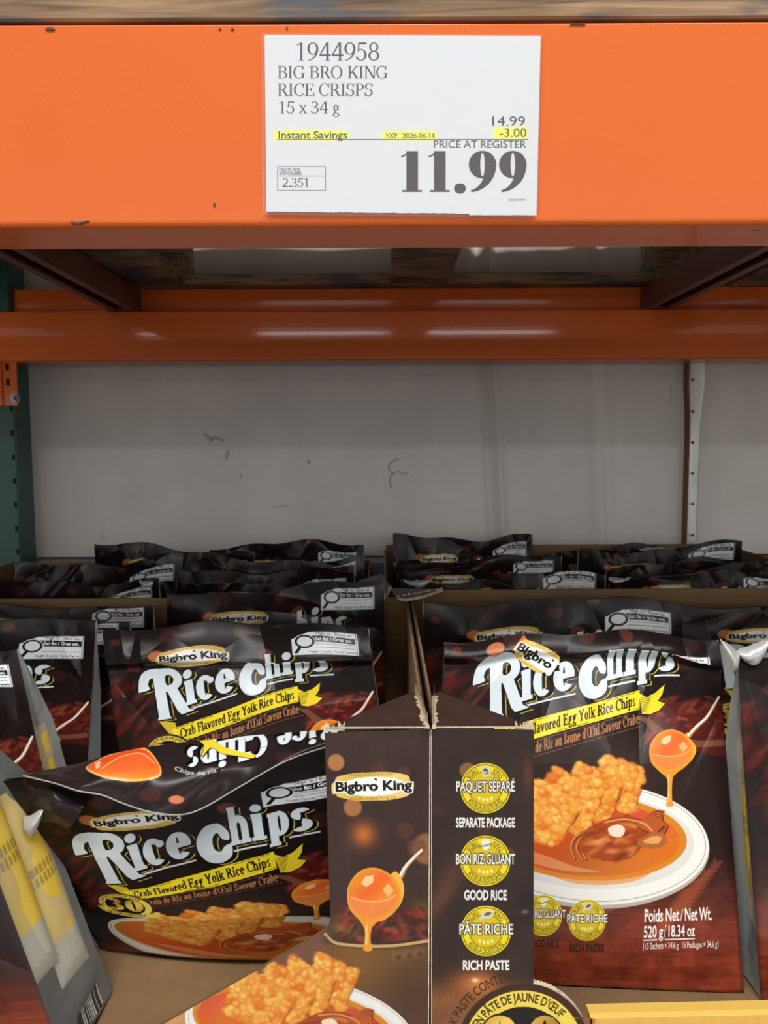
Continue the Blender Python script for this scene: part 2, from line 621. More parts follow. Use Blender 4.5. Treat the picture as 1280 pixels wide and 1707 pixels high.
class Serif:
    """a roman lettering drawn from stems, bars, bowls and serifs"""

    def __init__(self, T=.14, h=.045, st=.04, sl=.09, xh=.68, wide=1.0, q=14):
        self.T, self.h, self.st, self.sl, self.xh, self.wide, self.q = T, h, st, sl, xh, wide, q
        self.cache = {}

    def V(self, x, y0, y1, ser='', T=None):
        T = T or self.T
        out = [poly([(x - T / 2, y0), (x + T / 2, y0), (x + T / 2, y1), (x - T / 2, y1)])]
        for c in ser:
            yy = y0 if c in 'bl' else y1 - self.st
            a, b = (x - T / 2 - self.sl, x + T / 2 + self.sl) if c in 'bt' else (x - T / 2 - self.sl, x + T / 2)
            out.append(poly([(a, yy), (b, yy), (b, yy + self.st), (a, yy + self.st)]))
        return out

    def H(self, x0, x1, y, t=None):
        t = t or self.h
        return [poly([(x0, y), (x1, y), (x1, y + t), (x0, y + t)])]

    def D(self, x0, y0, x1, y1, w):
        return [poly([(x0 - w / 2, y0), (x0 + w / 2, y0), (x1 + w / 2, y1), (x1 - w / 2, y1)])]

    def R(self, cx, cy, rx, ry, a0=0, a1=360, T=None, h=None):
        T, h = T or self.T, h or self.h
        n = max(8, int(abs(a1 - a0) / 360 * self.q * 2))
        if abs(a1 - a0) >= 360:
            return [np.concatenate([poly(ell(cx, cy, rx, ry, self.q * 2)), poly(ell(cx, cy, max(rx - T, .01), max(ry - h, .01), self.q * 2))])]
        t = np.radians(np.linspace(a0, a1, n))
        o = np.stack([cx + rx * np.cos(t), cy + ry * np.sin(t)], 1)
        i = np.stack([cx + max(rx - T, .01) * np.cos(t), cy + max(ry - h, .01) * np.sin(t)], 1)
        return [poly(np.concatenate([o, i[::-1]]))]

    def dot(self, x, y, r):
        return [poly(ell(x, y, r, r, 14))]

    def __call__(self, ch):
        if ch not in self.cache:
            self.cache[ch] = self.make(ch)
        return self.cache[ch]

    def make(self, c):
        T, h, V, H, D, R, dot, X, st = self.T, self.h, self.V, self.H, self.D, self.R, self.dot, self.xh, self.st
        k = T / 2
        lc = X / 2
        if c == ' ': return .3, []
        if c == '.': return .3, dot(.14, .085, .06 + T * .28)
        if c == "'": return .2, D(.1, .72, .12, 1.02, T * .7)
        if c == '-': return .4, H(.05, .33, .3, .06 + h * .5)
        if c == '0': return .68, R(.33, .5, .29 + k * .2, .51)
        if c == '1': return .6, V(.3, 0, 1, 'b') + [poly([(.06, .84), (.3 - k, .9), (.3 + k, 1.0), (.3 - k * .2, 1.0), (.06, .88)])]
        if c == '2': return .66, R(.32, .7, .27 + k * .2, .31, 165, -32) + [poly([(.55 - T * .55, .57), (.58, .52), (.24, .13), (.04, .08), (.04, .06)])] + H(.04, .62, 0, .08 + h)
        if c == '3': return .64, R(.28, .76, .26, .25, 160, -90) + R(.27, .27, .31, .28, 90, -160) + H(.2, .3, .5, h)
        if c == '4': return .68, D(.44, 1, .06, .32, h * 1.7) + H(.03, .66, .26, h * 1.5 + .02) + V(.47, 0, 1, 'b')
        if c == '5': return .64, H(.14, .58, .9, .1) + D(.13, .5, .16, 1, h * 1.5) + R(.27, .32, .31, .33, 118, -160)
        if c == '6': return .66, R(.33, .33, .3, .34) + R(.62, .33, .59, .68, 95, 178, T * .9, h)
        if c == '9':
            a, g = self.make('6')
            return a, [np.stack([.66 - e[..., 0], 1 - e[..., 1]], -1) for e in g]
        if c == '7': return .62, H(.05, .6, .9, .1) + D(.22, 0, .55, .92, T * .8)
        if c == '8': return .66, R(.33, .75, .25, .26, 0, 360, T * .85) + R(.33, .27, .3, .28)
        if c == 'B': return .74, V(.18, 0, 1, 'lk' if 0 else '') + H(.02, .4, 1 - st, st) + H(.02, .4, 0, st) + H(.2, .42, .5, h) + R(.38, .76, .25 + k * .3, .24 + st * 0, -90, 90) + R(.38, .265, .31 + k * .3, .265, -90, 90)
        if c == 'C': return .76, R(.42, .5, .4, .52, 42, 318) + V(.69, .68, 1.0, '', h * 1.6) + (V(.69, 0, .24, '', h * 1.2) if T > .2 else [])
        if c == 'D': return .82, V(.18, 0, 1) + H(.02, .4, 1 - st, st) + H(.02, .4, 0, st) + R(.36, .5, .42, .5, -90, 90)
        if c in 'EF':
            s = V(.18, 0, 1, 't' if 0 else '') + H(.02, .62, 1 - st, st) + H(.2, .48, .5, h) + V(.61, .74, 1, '', h * 1.4) + V(.47, .38, .66, '', h * 1.2)
            return (.7, s + H(.02, .66, 0, st) + V(.65, 0, .28, '', h * 1.4)) if c == 'E' else (.64, s + V(.18, 0, .1, 'b'))
        if c == 'G': return .82, R(.42, .5, .4, .52, 42, 330) + V(.68, .7, 1.0, '', h * 1.6) + V(.7 - k * .3, .04, .42, 't')
        if c == 'I': return .38, V(.18, 0, 1, 'bt')
        if c == 'J': return .46, V(.28, .2, 1, 't') + R(.28 + k - .2, .2, .2, .22, -170, 0, T, h)
        if c == 'K': return .8, V(.18, 0, 1, 'bt') + D(.24, .38, .66, 1, h * 2) + D(.7, 0, .36, .58, T * 1.25) + H(.52, .8, 1 - st, st) + H(.54, .84, 0, st)
        if c == 'A': return .8, D(.1, 0, .38, 1, h * 1.8) + D(.66, 0, .38, 1, T * 1.15) + H(.2, .58, .32, h) + H(.0, .24, 0, st) + H(.5, .8, 0, st)
        if c == 'M': return .98, D(.14, 0, .14, 1, h * 1.5) + V(.82, 0, 1, 'bt') + D(.48, .05, .16, 1, T) + D(.46, .05, .8, 1, h * 1.5) + H(.02, .26, 0, st) + H(.02, .2, 1 - st, st)
        if c == 'N': return .84, V(.15, 0, 1, 'bt', h * 1.6) + V(.72, 0, 1, 't', h * 1.6) + D(.7, 0, .16, 1, T * 1.2)
        if c == 'O': return .86, R(.42, .5, .4, .52)
        if c == 'P': return .68, V(.18, 0, 1, 'b') + H(.02, .36, 1 - st, st) + H(.2, .38, .46, h) + R(.36, .73, .27 + k * .2, .27, -90, 90)
        if c == 'R': return .78, V(.18, 0, 1, 'b') + H(.02, .36, 1 - st, st) + H(.2, .4, .48, h) + R(.36, .74, .26 + k * .2, .26, -90, 90) + D(.68, 0, .4, .52, T * 1.2) + H(.56, .82, 0, st)
        if c == 'S': return .62, R(.3, .755, .26, .265, 35, 262) + R(.3, .265, .28, .285, 82, -148) + V(.53, .72, 1, '', h * 1.4) + V(.05, 0, .28, '', h * 1.4)
        if c == 'X': return .8, D(.66, 0, .14, 1, T * 1.1) + D(.1, 0, .66, 1, h * 1.8) + H(0, .26, 0, st) + H(.52, .8, 0, st) + H(.02, .3, 1 - st, st) + H(.54, .78, 1 - st, st)
        if c == 'Y': return .78, V(.38, 0, .5, 'b') + D(.38, .42, .12, 1, T * 1.1) + D(.38, .42, .66, 1, h * 1.8) + H(0, .3, 1 - st, st) + H(.52, .8, 1 - st, st)
        if c == 'Œ': return 1.2, R(.42, .5, .4, .52) + V(.66, 0, 1) + H(.4, 1.1, 1 - st, st) + H(.66, .96, .5, h) + H(.4, 1.14, 0, st) + V(1.09, .72, 1, '', h * 1.3) + V(1.13, 0, .28, '', h * 1.3)
        # small letters
        if c == 'a': return .56, R(.25, lc * .62, .22, lc * .66, 60, 300) + H(.22, .4, lc * 1.16, h) + V(.4, 0, X * .72) + R(.26, X * .7, .14 + k, X * .32, 0, 150) + H(.4, .52, 0, st)
        if c == 'b': return .62, V(.15, 0, 1, 'k' if 0 else '') + H(.02, .16, 1 - st, st) + R(.32, lc, .26, lc + .01)
        if c == 'c': return .52, R(.28, lc, .25, lc + .01, 48, 312) + dot(.44, X * .74, k * .85)
        if c == 'd': return .64, V(.46, 0, 1) + H(.3, .46, 1 - st, st) + R(.29, lc, .26, lc + .01) + H(.46, .6, 0, st)
        if c == 'e': return .55, R(.28, lc, .25, lc + .01, 0, 318) + H(.1, .52, lc - h * .4, h)
        if c == 'f': return .38, V(.15, 0, .84, 'b') + R(.29, .8, .14 + k, .22, 30, 180) + H(.0, .34, X - st, st)
        if c == 'g': return .58, R(.26, X * .66, .2, X * .36) + R(.27, -.12, .25, .17, 0, 360, T * .7, h * 1.2) + D(.14, .02, .2, X * .4, T * .7) + H(.4, .56, X * .86, st * 1.3)
        if c == 'i': return .32, V(.15, 0, X, 'b') + H(.02, .16, X - st, st) + dot(.15, .9, k * 1.15)
        if c in 'hn': return .66, V(.15, 0, 1 if c == 'h' else X, 'b') + H(.02, .16, (1 if c == 'h' else X) - st, st) + V(.48, 0, X * .6, 'b') + R(.31, X * .58, .17 + k, X * .43, 0, 180, T, h * 1.4)
        if c == 'k': return .62, V(.15, 0, 1, 'b') + H(.02, .16, 1 - st, st) + D(.2, .26, .46, X, h * 1.8) + D(.52, 0, .28, X * .62, T * 1.1) + H(.36, .6, X - st, st) + H(.4, .64, 0, st)
        if c == 'l': return .32, V(.15, 0, 1, 'b') + H(.02, .16, 1 - st, st)
        if c == 'o': return .58, R(.28, lc, .26, lc + .01)
        if c == 'p': return .62, V(.15, -.28, X, 'b') + H(.02, .16, X - st, st) + R(.32, lc, .26, lc + .01)
        if c == 'r': return .46, V(.15, 0, X, 'b') + H(.02, .16, X - st, st) + R(.33, X * .6, .2, X * .4, 70, 180, T, h * 1.5) + dot(.38, X * .84, k * .95)
        if c == 's': return .46, R(.23, X * .75, .18, X * .26, 30, 262, T * .9) + R(.22, X * .26, .2, X * .27, 82, -148, T * .9)
        if c == 'u': return .66, V(.15, X * .35, X) + H(.02, .16, X - st, st) + V(.48, 0, X) + H(.36, .5, X - st, st) + H(.46, .62, 0, st) + R(.32, X * .4, .17 + k, X * .41, 180, 360, T, h * 1.4)
        if c == 'v': return .56, D(.28, 0, .08, X, T * 1.1) + D(.28, 0, .48, X, h * 1.8) + H(0, .22, X - st, st) + H(.36, .56, X - st, st)
        if c == 'y': return .56, D(.28, .02, .08, X, T * 1.1) + D(.14, -.28, .48, X, h * 1.8) + H(0, .22, X - st, st) + H(.36, .56, X - st, st)
        if c == 'x': return .58, D(.5, 0, .1, X, T * 1.05) + D(.06, 0, .5, X, h * 1.8) + H(0, .2, 0, st) + H(.38, .6, 0, st) + H(0, .22, X - st, st) + H(.36, .56, X - st, st)
        if c == 'z': return .52, H(.05, .46, X - st - .02, st + .02) + H(.03, .48, 0, st + .02) + D(.12, 0, .4, X, T * .9)
        return .3, []


def layout(s, font, track=0.0):
    """glyphs of a line placed one after another: [edges], total advance"""
    out, x = [], 0.0
    for ch in s:
        adv, g = font(ch)
        for e in g:
            e = e.copy()
            e[..., 0] += x
            out.append(e)
        x += adv + track
    return out, max(x - track, 1e-6)


def sans(bold=0.0):
    return lambda ch: SANS(ch, bold)


def text_shapes(s, font, x0, x1, base, h, track=0.0, anchor='fit', slant=0.0):
    """edges of a line of text with baseline base(x) (or a number), fitted between x0 and x1 (or x1=None: natural width)"""
    g, W = layout(s, font, track)
    k = (x1 - x0) / W if x1 is not None else h
    out = []
    for e in g:
        x = x0 + e[..., 0] * k + slant * e[..., 1] * h
        y = (base(x) if callable(base) else base) - e[..., 1] * h
        out.append(np.stack([x, y], -1))
    return out


def arc_text(s, font, cx, cy, r, a0, a1, h, ry=None, track=0.0, inward=False):
    """text along a circle; angles in degrees, 0 = right, 90 = top (y is down on the raster)"""
    g, W = layout(s, font, track)
    ry = ry or r
    out = []
    for e in g:
        a = np.radians(a0 + (a1 - a0) * e[..., 0] / W)
        rad = (r - e[..., 1] * h) if inward else (r + e[..., 1] * h)
        out.append(np.stack([cx + rad * np.cos(a), cy - rad * ry / r * np.sin(a)], -1))
    return out


def mapped(shapes, M):
    if isinstance(shapes, np.ndarray):
        shapes = [shapes]
    return [np.stack(M(s[..., 0], s[..., 1]), -1) for s in shapes]


S_SIGN = Serif(T=.115, h=.045, st=.035, sl=.075)
S_PRICE = Serif(T=.25, h=.05, st=.045, sl=.09)
S_SLAB = Serif(T=.19, h=.10, st=.10, sl=.07, xh=.7)
S_COND = Serif(T=.20, h=.07, st=.06, sl=.05, xh=.72)
S_TITLE = Serif(T=.225, h=.13, st=.10, sl=.05, xh=.72)
S_TINY = Serif(T=.15, h=.08, st=.05, sl=.08)


# ---- pictures that recur on the bags and boxes; M maps their own units to the raster


def ident(x, y):
    return x, y


def draw_logo(cv, x0, x1, yc, M=ident, rot=0.0):
    """oval gold name plate with black letters"""
    w = x1 - x0
    h = w * .345

    def L(x, y):
        X, Y = x * w, y * h
        return M(x0 + w / 2 + X * math.cos(rot) - Y * math.sin(rot), yc + X * math.sin(rot) + Y * math.cos(rot))
    out = spline([(-.5, -.14), (-.46, -.17), (-.43, -.38), (-.2, -.49), (0, -.5), (.2, -.49), (.42, -.36), (.46, -.15), (.5, -.12), (.49, .2), (.45, .22), (.41, .38), (.2, .49), (0, .5), (-.2, .49), (-.42, .34), (-.45, .24), (-.5, .2)], 5)
    gold = lambda x, y: np.stack([228 + 14 * np.sin(x * .05), 192 + 14 * np.sin(x * .05), 98 + 20 * np.sin(x * .05)], -1)
    cv.fill(mapped(poly(out), L), gold)
    cv.fill(mapped(poly(ell(0, .0, .405, .34, 48)), L), (246, 246, 240))
    g = text_shapes('Bigbro King', sans(.04), -.462, .47, .14, .34)
    fat = [e + np.array(d) for e in g for d in ((-.012, -.03), (.012, -.03), (-.012, .03), (.012, .03), (.015, 0), (-.015, 0))]
    cv.fill(mapped(fat, L), (252, 252, 246))
    cv.fill(mapped(g, L), (26, 22, 20))
    cv.fill(mapped(poly([(.015, -.28), (.045, -.28), (.055, -.2), (.035, -.2)]), L), (26, 22, 20))
    cv.fill(mapped(text_shapes('RICE CRUST KING', sans(), -.27, .27, lambda x: -.385 + .22 * x * x, .07), L), (120, 88, 40), .8)
    cv.fill(mapped(text_shapes('ROI DE LA CROÛTE DE RIZ', sans(), -.28, .28, lambda x: .46 - .22 * x * x, .075), L), (120, 84, 36), .9)


def draw_symbol(cv, x0, x1, y0, y1, M=ident):
    """white front-of-pack health panel with a magnifying glass"""
    w, h = x1 - x0, y1 - y0

    def L(x, y):
        return M(x0 + x * w, y0 + y * h)
    cv.fill(mapped(poly([(.02, .36), (.3, .08), (1, 0), (1, 1), (.02, 1)]), L), (232, 236, 236))
    for y in (.0, .98):
        cv.fill(mapped(poly([(.3, .09 + y * .87), (1, .015 + y), (1, .03 + y), (.3, .105 + y * .87)]), L), (60, 60, 60), .5)
    cv.fill(mapped(poly([(.97, .03), (.985, .03), (.985, .98), (.97, .98)]), L), (50, 50, 50), .6)
    cv.fill(mapped(poly([(.3, .24), (.96, .24), (.96, .48), (.36, .48)]), L), (22, 22, 22))
    cv.fill(mapped(text_shapes('High in / Élevé en', sans(), .40, .92, .19, .12), L), (30, 30, 30))
    cv.fill(mapped(text_shapes('Sat fat / Gras sat.', sans(.03), .38, .93, .425, .15), L), (240, 242, 242))
    for y in (.56, .7):
        cv.fill(mapped(poly([(.36, y), (.95, y), (.95, y + .018), (.36, y + .018)]), L), (70, 70, 70), .7)
    cv.fill(mapped(text_shapes('Health Canada / Santé Canada', sans(), .27, .96, .93, .095), L), (40, 40, 40))
    cv.fill(mapped(poly(ell(.22, .47, .165, .3, 40)), L), (232, 236, 236))
    cv.fill(mapped([np.concatenate([poly(ell(.22, .47, .15, .27, 40)), poly(ell(.22, .47, .115, .2, 40))])], L), (26, 26, 26))
    cv.fill(mapped(stroke([(.15, .68), (.07, .93)], .055), L), (26, 26, 26))


def draw_seal(cv, cx, cy, r, l1, l2, dark=False, M=ident, motif=0):
    def L(x, y):
        return M(cx + x * r, cy + y * r)
    cv.fill(mapped(poly(ell(0, 0, 1, 1)), L), (238, 214, 40))
    cv.fill(mapped([np.concatenate([poly(ell(0, 0, .95, .95)), poly(ell(0, 0, .91, .91))])], L), (120, 100, 20))
    cv.fill(mapped(poly(ell(0, 0, .66, .66)), L), (214, 186, 30))
    cv.fill(mapped([np.concatenate([poly(ell(0, 0, .68, .68)), poly(ell(0, 0, .645, .645))])], L), (130, 108, 24))
    cv.fill(mapped(arc_text('BIGBRO', sans(), 0, 0, .70, 150, 112, .17), L), (66, 52, 14))
    cv.fill(mapped(arc_text('KING', sans(), 0, 0, .70, 66, 32, .17), L), (66, 52, 14))
    cv.fill(mapped(arc_text('ROI DE LA CROÛTE DE RIZ', sans(.01), 0, 0, .88, 216, 324, .18, inward=True), L), (60, 46, 12))
    grey = (206, 206, 206)
    if motif == 0:
        s = poly([(-.2, -.82), (.1, -.9), (.24, -.52), (-.06, -.44)])
        cv.fill(mapped(s, L), grey)
        cv.fill(mapped(poly([(-.1, -.76), (.06, -.8), (.14, -.58), (-.02, -.54)]), L), (90, 80, 30))
        cv.fill(mapped(poly([(-.06, -.7), (.1, -.62), (.0, -.57)]), L), grey)
    elif motif == 1:
        cv.fill(mapped(poly(spline([(-.16, -.74), (-.06, -.86), (.02, -.8), (.12, -.86), (.2, -.72), (.14, -.5), (0, -.42), (-.12, -.52)], 6)), L), (228, 228, 226))
        cv.fill(mapped(stroke([(-.3, -.55), (0, -.6), (.28, -.7)], .06), L), (140, 130, 90))
    else:
        cv.fill(mapped(poly(ell(.05, -.66, .26, .16, 30, -.3)), L), grey)
        cv.fill(mapped(poly(ell(.07, -.68, .15, .07, 30, -.3)), L), (110, 100, 50))
        cv.fill(mapped(stroke([(-.1, -.6), (-.24, -.42)], .09), L), grey)
    for x in (-.24, -.08, .08, .24):
        yy = .4 + (.05 if abs(x) < .1 else 0)
        cv.fill(mapped(poly([(x, yy - .09), (x + .07, yy), (x, yy + .09), (x - .07, yy)]), L), (246, 236, 150))
    wide = {'PAQUET SÉPARÉ': 1.17, 'BON RIZ GLUANT': 1.18, 'PÂTE RICHE': 1.08}[l1]
    g = text_shapes(l1, sans(.02), -wide, wide, .12, .40)
    fat = [e + np.array(d) for e in g for d in ((-.035, 0), (.035, 0), (0, -.04), (0, .04), (.03, .03), (-.03, .03))]
    cv.fill(mapped(fat, L), (66, 52, 20))
    cv.fill(mapped(g, L), (240, 240, 236))
    w2 = {'SEPARATE PACKAGE': 1.17, 'GOOD RICE': .85, 'RICH PASTE': .93}[l2]
    cv.fill(mapped(text_shapes(l2, sans(.035), -w2, w2, 1.54, .38), L), (56, 34, 26) if dark else (238, 236, 230))


def draw_chip(cv, quad, M, seed, s=1.0):
    """a crusty square of puffed rice: many pale kernels over an orange crust"""
    r = np.random.default_rng(seed)
    q = np.asarray(quad, float)
    c = q.mean(0)
    n = []
    for i in range(4):
        for t in np.linspace(0, 1, 9)[:-1]:
            p = q[i] * (1 - t) + q[(i + 1) % 4] * t
            corner = 1 - .10 * max(0, 1 - 4 * min(t, 1 - t))
            n.append(c + (p - c) * corner + r.normal(0, 1.1 * s, 2))
    outline = spline(n, 3)
    cv.fill(mapped([poly(outline + np.array(d)) for d in ((4.0, 1.0), (2, 3.0))], M), (104, 48, 18), .55)
    cv.fill(mapped(poly(outline), M), (206, 118, 30))
    e1, e2 = q[1] - q[0], q[3] - q[0]
    L1, L2 = np.linalg.norm(e1), np.linalg.norm(e2)
    rad = 6.8 * s
    pts = []
    for i in range(int(L1 / (rad * .85)) + 1):
        for j in range(int(L2 / (rad * .85)) + 1):
            a, b = (i + r.uniform(-.3, 1.3)) / (L1 / (rad * .85) + 1), (j + r.uniform(-.3, 1.3)) / (L2 / (rad * .85) + 1)
            a, b = min(max(a, .01), .97), min(max(b, .02), .97)
            pts.append((r.random() + b * .5, q[0] + e1 * a + e2 * b + (q[2] - q[1] - e2) * a * b))
    pts.sort(key=lambda v: v[0])
    sc = abs(np.array(M(q[1][0], q[1][1])) - np.array(M(q[0][0], q[0][1]))).max() / max(abs(e1).max(), 1e-6)
    pale = r.uniform(0, 1, 6)
    for b, p in pts:
        k = r.uniform(.55, 1.35) * rad * sc
        x, y = M(p[0], p[1])
        warm = min(1, r.random() ** 1.2 * (.75 + .5 * math.sin(p[0] * .11 + pale[0] * 6) * math.sin(p[1] * .13 + pale[1] * 6)) + .12)
        hi = np.array((248, 212, 104)) * (1 - warm) + np.array((226, 128, 44)) * warm
        cv.blob(x + k * .1, y + k * .2, k * 1.0, k * .92, hi * np.array((.84, .62, .46)), .6, .3)
        cv.blob(x, y, k * .84, k * .76, hi, .7, .45)
        if r.random() < .3:
            cv.blob(x - k * .2, y - k * .3, k * .42, k * .34, (255, 236, 164), .5, 1.0)


def draw_spoon(cv, cx, cy, r, hand, drip, M=ident, bright=1.0):
    """spoonful of glossy orange yolk sauce with a falling drip; hand: the spoon's handle, drip: the drop's tip"""
    b = bright
    hp = spline(hand, 8, False)
    cv.fill(mapped(stroke(hp, r * .2, r * .1), M), (236, 226, 200))
    cv.fill(mapped(stroke(hp + np.array([r * .05, r * .03]), r * .06, r * .03), M), (150, 110, 70))
    # bowl of the spoon
    bowl = spline([(cx + r * .62, cy - r * .78), (hand[0][0], hand[0][1]), (cx + r * 1.1, cy - r * .1), (cx + r * .86, cy + r * .5), (cx + r * .2, cy + r * .98), (cx - r * .2, cy + r * .6)], 8)
    cv.fill(mapped(poly(bowl), M), (238, 178, 60))
    dx = drip[0]
    rim = spline([(cx - r * .98, cy - r * .3), (cx - r * .55, cy - r * .88), (cx + r * .1, cy - r * 1.0), (cx + r * .75, cy - r * .62), (cx + r * .98, cy), (cx + r * .8, cy + r * .55), (dx + r * .3, cy + r * 1.05),
                  (dx + r * .13, cy + r * 1.3), (dx + r * .1, drip[1] - r * .4), (dx + r * .17, drip[1] - r * .08), (dx, drip[1]), (dx - r * .17, drip[1] - r * .08), (dx - r * .12, drip[1] - r * .4), (dx - r * .12, cy + r * 1.3),
                  (cx - r * .55, cy + r * .95), (cx - r * .95, cy + r * .45)], 7)
    cv.fill(mapped(poly(rim), M), (232 * b, 150 * b, 52 * b))
    inner = spline([(cx - r * .9, cy - r * .28), (cx - r * .5, cy - r * .8), (cx + r * .1, cy - r * .92), (cx + r * .66, cy - r * .55), (cx + r * .86, cy + r * .02), (cx + r * .55, cy + r * .55), (cx, cy + r * .82), (cx - r * .5, cy + r * .72), (cx - r * .88, cy + r * .3)], 7)
    grad = lambda x, y: np.stack([236 - 6 * np.sin(y * .2), 120 + 0 * x + 14 * np.sin((x + y) * .08), 42 + 8 * np.sin(y * .11)], -1) * b
    cv.fill(mapped(poly(inner), M), grad)
    low = spline([(cx - r * .9, cy + r * .1), (cx - r * .3, cy + r * .26), (cx + r * .4, cy + r * .22), (cx + r * .84, cy + r * .0), (cx + r * .55, cy + r * .55), (cx, cy + r * .8), (cx - r * .5, cy + r * .7), (cx - r * .86, cy + r * .36)], 7)
    cv.fill(mapped(poly(low), M), (236 * b, 134 * b, 74 * b), .85)
    cv.fill(mapped(stroke(spline([(cx - r * .86, cy + r * .08), (cx - r * .3, cy + r * .24), (cx + r * .4, cy + r * .2), (cx + r * .82, cy - r * .02)], 8, False), r * .07), M), (246, 176, 96), .8)
    cv.fill(mapped(poly([(cx - r * .5, cy - r * .42), (cx - r * .34, cy - r * .68), (cx - r * .02, cy - r * .74), (cx - r * .06, cy - r * .46), (cx - r * .3, cy - r * .3)]), M), (255, 222, 176), .8)
    cv.fill(mapped(poly([(cx + r * .3, cy - r * .2), (cx + r * .52, cy - r * .45), (cx + r * .72, cy - r * .15), (cx + r * .5, cy + r * .08)]), M), (255, 206, 150), .65)
    cv.fill(mapped(stroke([(dx - r * .05, cy + r * 1.1), (dx - r * .05, drip[1] - r * .25)], r * .06), M), (255, 214, 130), .8)


def draw_spices(cv, x0, y0, x1, y1, M, seed, n=70):
    """dark red dried spice pods in a pan"""
    r = np.random.default_rng(seed)
    for i in range(n):
        x, y = r.uniform(x0, x1), r.uniform(y0, y1)
        px, py = M(x, y)
        c = np.array([(112, 26, 22), (150, 44, 34), (70, 20, 18), (120, 70, 40), (60, 26, 22), (178, 70, 52)][r.integers(6)], float)
        cv.blob(px, py, r.uniform(3, 13), r.uniform(2, 5), c, r.uniform(.35, .8), .6, r.uniform(-1, 1))


def draw_crab(cv, M, seed=3):
    """a cooked crab lying in the sauce, in the units of the bag picture"""
    r = np.random.default_rng(seed)
    body = spline([(1003, 1398), (1030, 1392), (1060, 1394), (1088, 1408), (1090, 1425), (1072, 1440), (1052, 1458), (1020, 1462), (985, 1455), (965, 1440), (975, 1415)], 6)
    for k in range(9):       # the folded legs on the near side
        x = 962 + k * 9
        leg = spline([(1004 + k * 5, 1408 + k), (x + 4, 1420 + k * 1.5), (x - 8, 1440 + k), (x + r.uniform(-2, 4), 1460 + r.uniform(-3, 6))], 6, False)
        cv.fill(mapped(stroke(leg, 8, 4), M), (116, 54, 24))
        cv.fill(mapped(stroke(leg + np.array([-1.2, -1.2]), 4, 2), M), (206, 128, 62))
    cv.fill(mapped(poly(body), M), (152, 66, 30))
    for k in range(46):
        x, y = r.normal(1035, 26), r.normal(1422, 14)
        c = [(206, 116, 54), (110, 48, 24), (226, 150, 84), (176, 74, 30)][r.integers(4)]
        px, py = M(x, y)
        cv.blob(px, py, r.uniform(5, 13), r.uniform(2.5, 5), c, .6, .6, r.uniform(-.8, .3))
    for k in range(8):       # the far legs and claws standing up at the right
        leg = spline([(1062 + k * 4, 1410 + k * 2), (1078 + k * 4, 1396 + k * 2), (1094 + k * 2.5, 1386 + k * 4), (1108 - k, 1388 + k * 6)], 6, False)
        cv.fill(mapped(stroke(leg, 9, 4), M), (112, 48, 24))
        cv.fill(mapped(stroke(leg + np.array([-1, -1.5]), 4, 2), M), (190, 92, 44))
    claw = spline([(1062, 1436), (1086, 1420), (1108, 1424), (1110, 1440), (1088, 1446)], 6)
    cv.fill(mapped(poly(claw), M), (170, 96, 50))
    cv.fill(mapped(poly(spline([(1072, 1434), (1088, 1426), (1102, 1428), (1096, 1438)], 6)), M), (232, 170, 100), .8)
    cv.fill(mapped(poly(spline([(1014, 1410), (1030, 1404), (1042, 1412), (1036, 1424), (1020, 1422)], 6)), M), (250, 232, 214), .85)
    cv.fill(mapped(stroke(spline([(1008, 1400), (1040, 1396), (1072, 1404), (1088, 1418)], 6, False), 3), M), (232, 160, 90), .8)


def draw_plate(cv, M, seed=1):
    """plate of sauce with crab and four rice crusts, in the units of the bag picture"""
    cx, cy, rot = 976, 1430, .10
    cv.blob(*M(cx - 5, cy + 50), 190, 60, (46, 16, 14), .55)
    cv.fill(mapped(poly(ell(cx - 20, cy + 88, 80, 28, 50, rot)), M), (124, 60, 40), .8)
    cv.fill(mapped(poly(ell(cx, cy + 3, 208, 101, 90, rot)), M), (176, 170, 160))
    cv.fill(mapped(poly(ell(cx, cy - 1, 207, 99, 90, rot)), M), (230, 229, 222))
    cv.fill(mapped([np.concatenate([poly(ell(cx, cy - 2, 202, 95, 90, rot)), poly(ell(cx, cy - 2, 201, 94, 90, rot))])], M), (120, 90, 60), .7)
    cv.fill(mapped(poly(ell(cx - 4, cy - 4, 186, 78, 90, rot)), M), (216, 212, 204))
    cv.fill(mapped(poly(ell(cx - 12, cy - 10, 182, 70, 90, rot)), M), (206, 128, 34))
    soup = lambda x, y: np.stack([196 + 14 * np.sin(x * .021), 92 + 16 * np.sin(x * .017 + y * .03), 42 + 12 * np.sin(y * .05)], -1)
    cv.fill(mapped(poly(ell(cx - 14, cy - 9, 172, 62, 90, rot)), M), soup)
    cv.fill(mapped(poly(spline([(840, 1440), (900, 1450), (960, 1470), (1000, 1478), (940, 1476), (880, 1462)], 6)), M), (222, 160, 110), .6)
    cv.fill(mapped(poly(spline([(880, 1466), (960, 1484), (1050, 1482), (1110, 1462), (1060, 1494), (960, 1496)], 6)), M), (216, 120, 30), .55)
    for i, q in enumerate([[(1008, 1286), (1078, 1318), (1052, 1392), (984, 1362)], [(962, 1297), (1040, 1334), (1012, 1410), (936, 1372)], [(924, 1307), (1006, 1352), (972, 1424), (892, 1384)], [(872, 1318), (972, 1370), (924, 1440), (838, 1398)]]):
        draw_chip(cv, q, M, seed * 10 + i)
        if i == 2:
            pass
    draw_crab(cv, M)


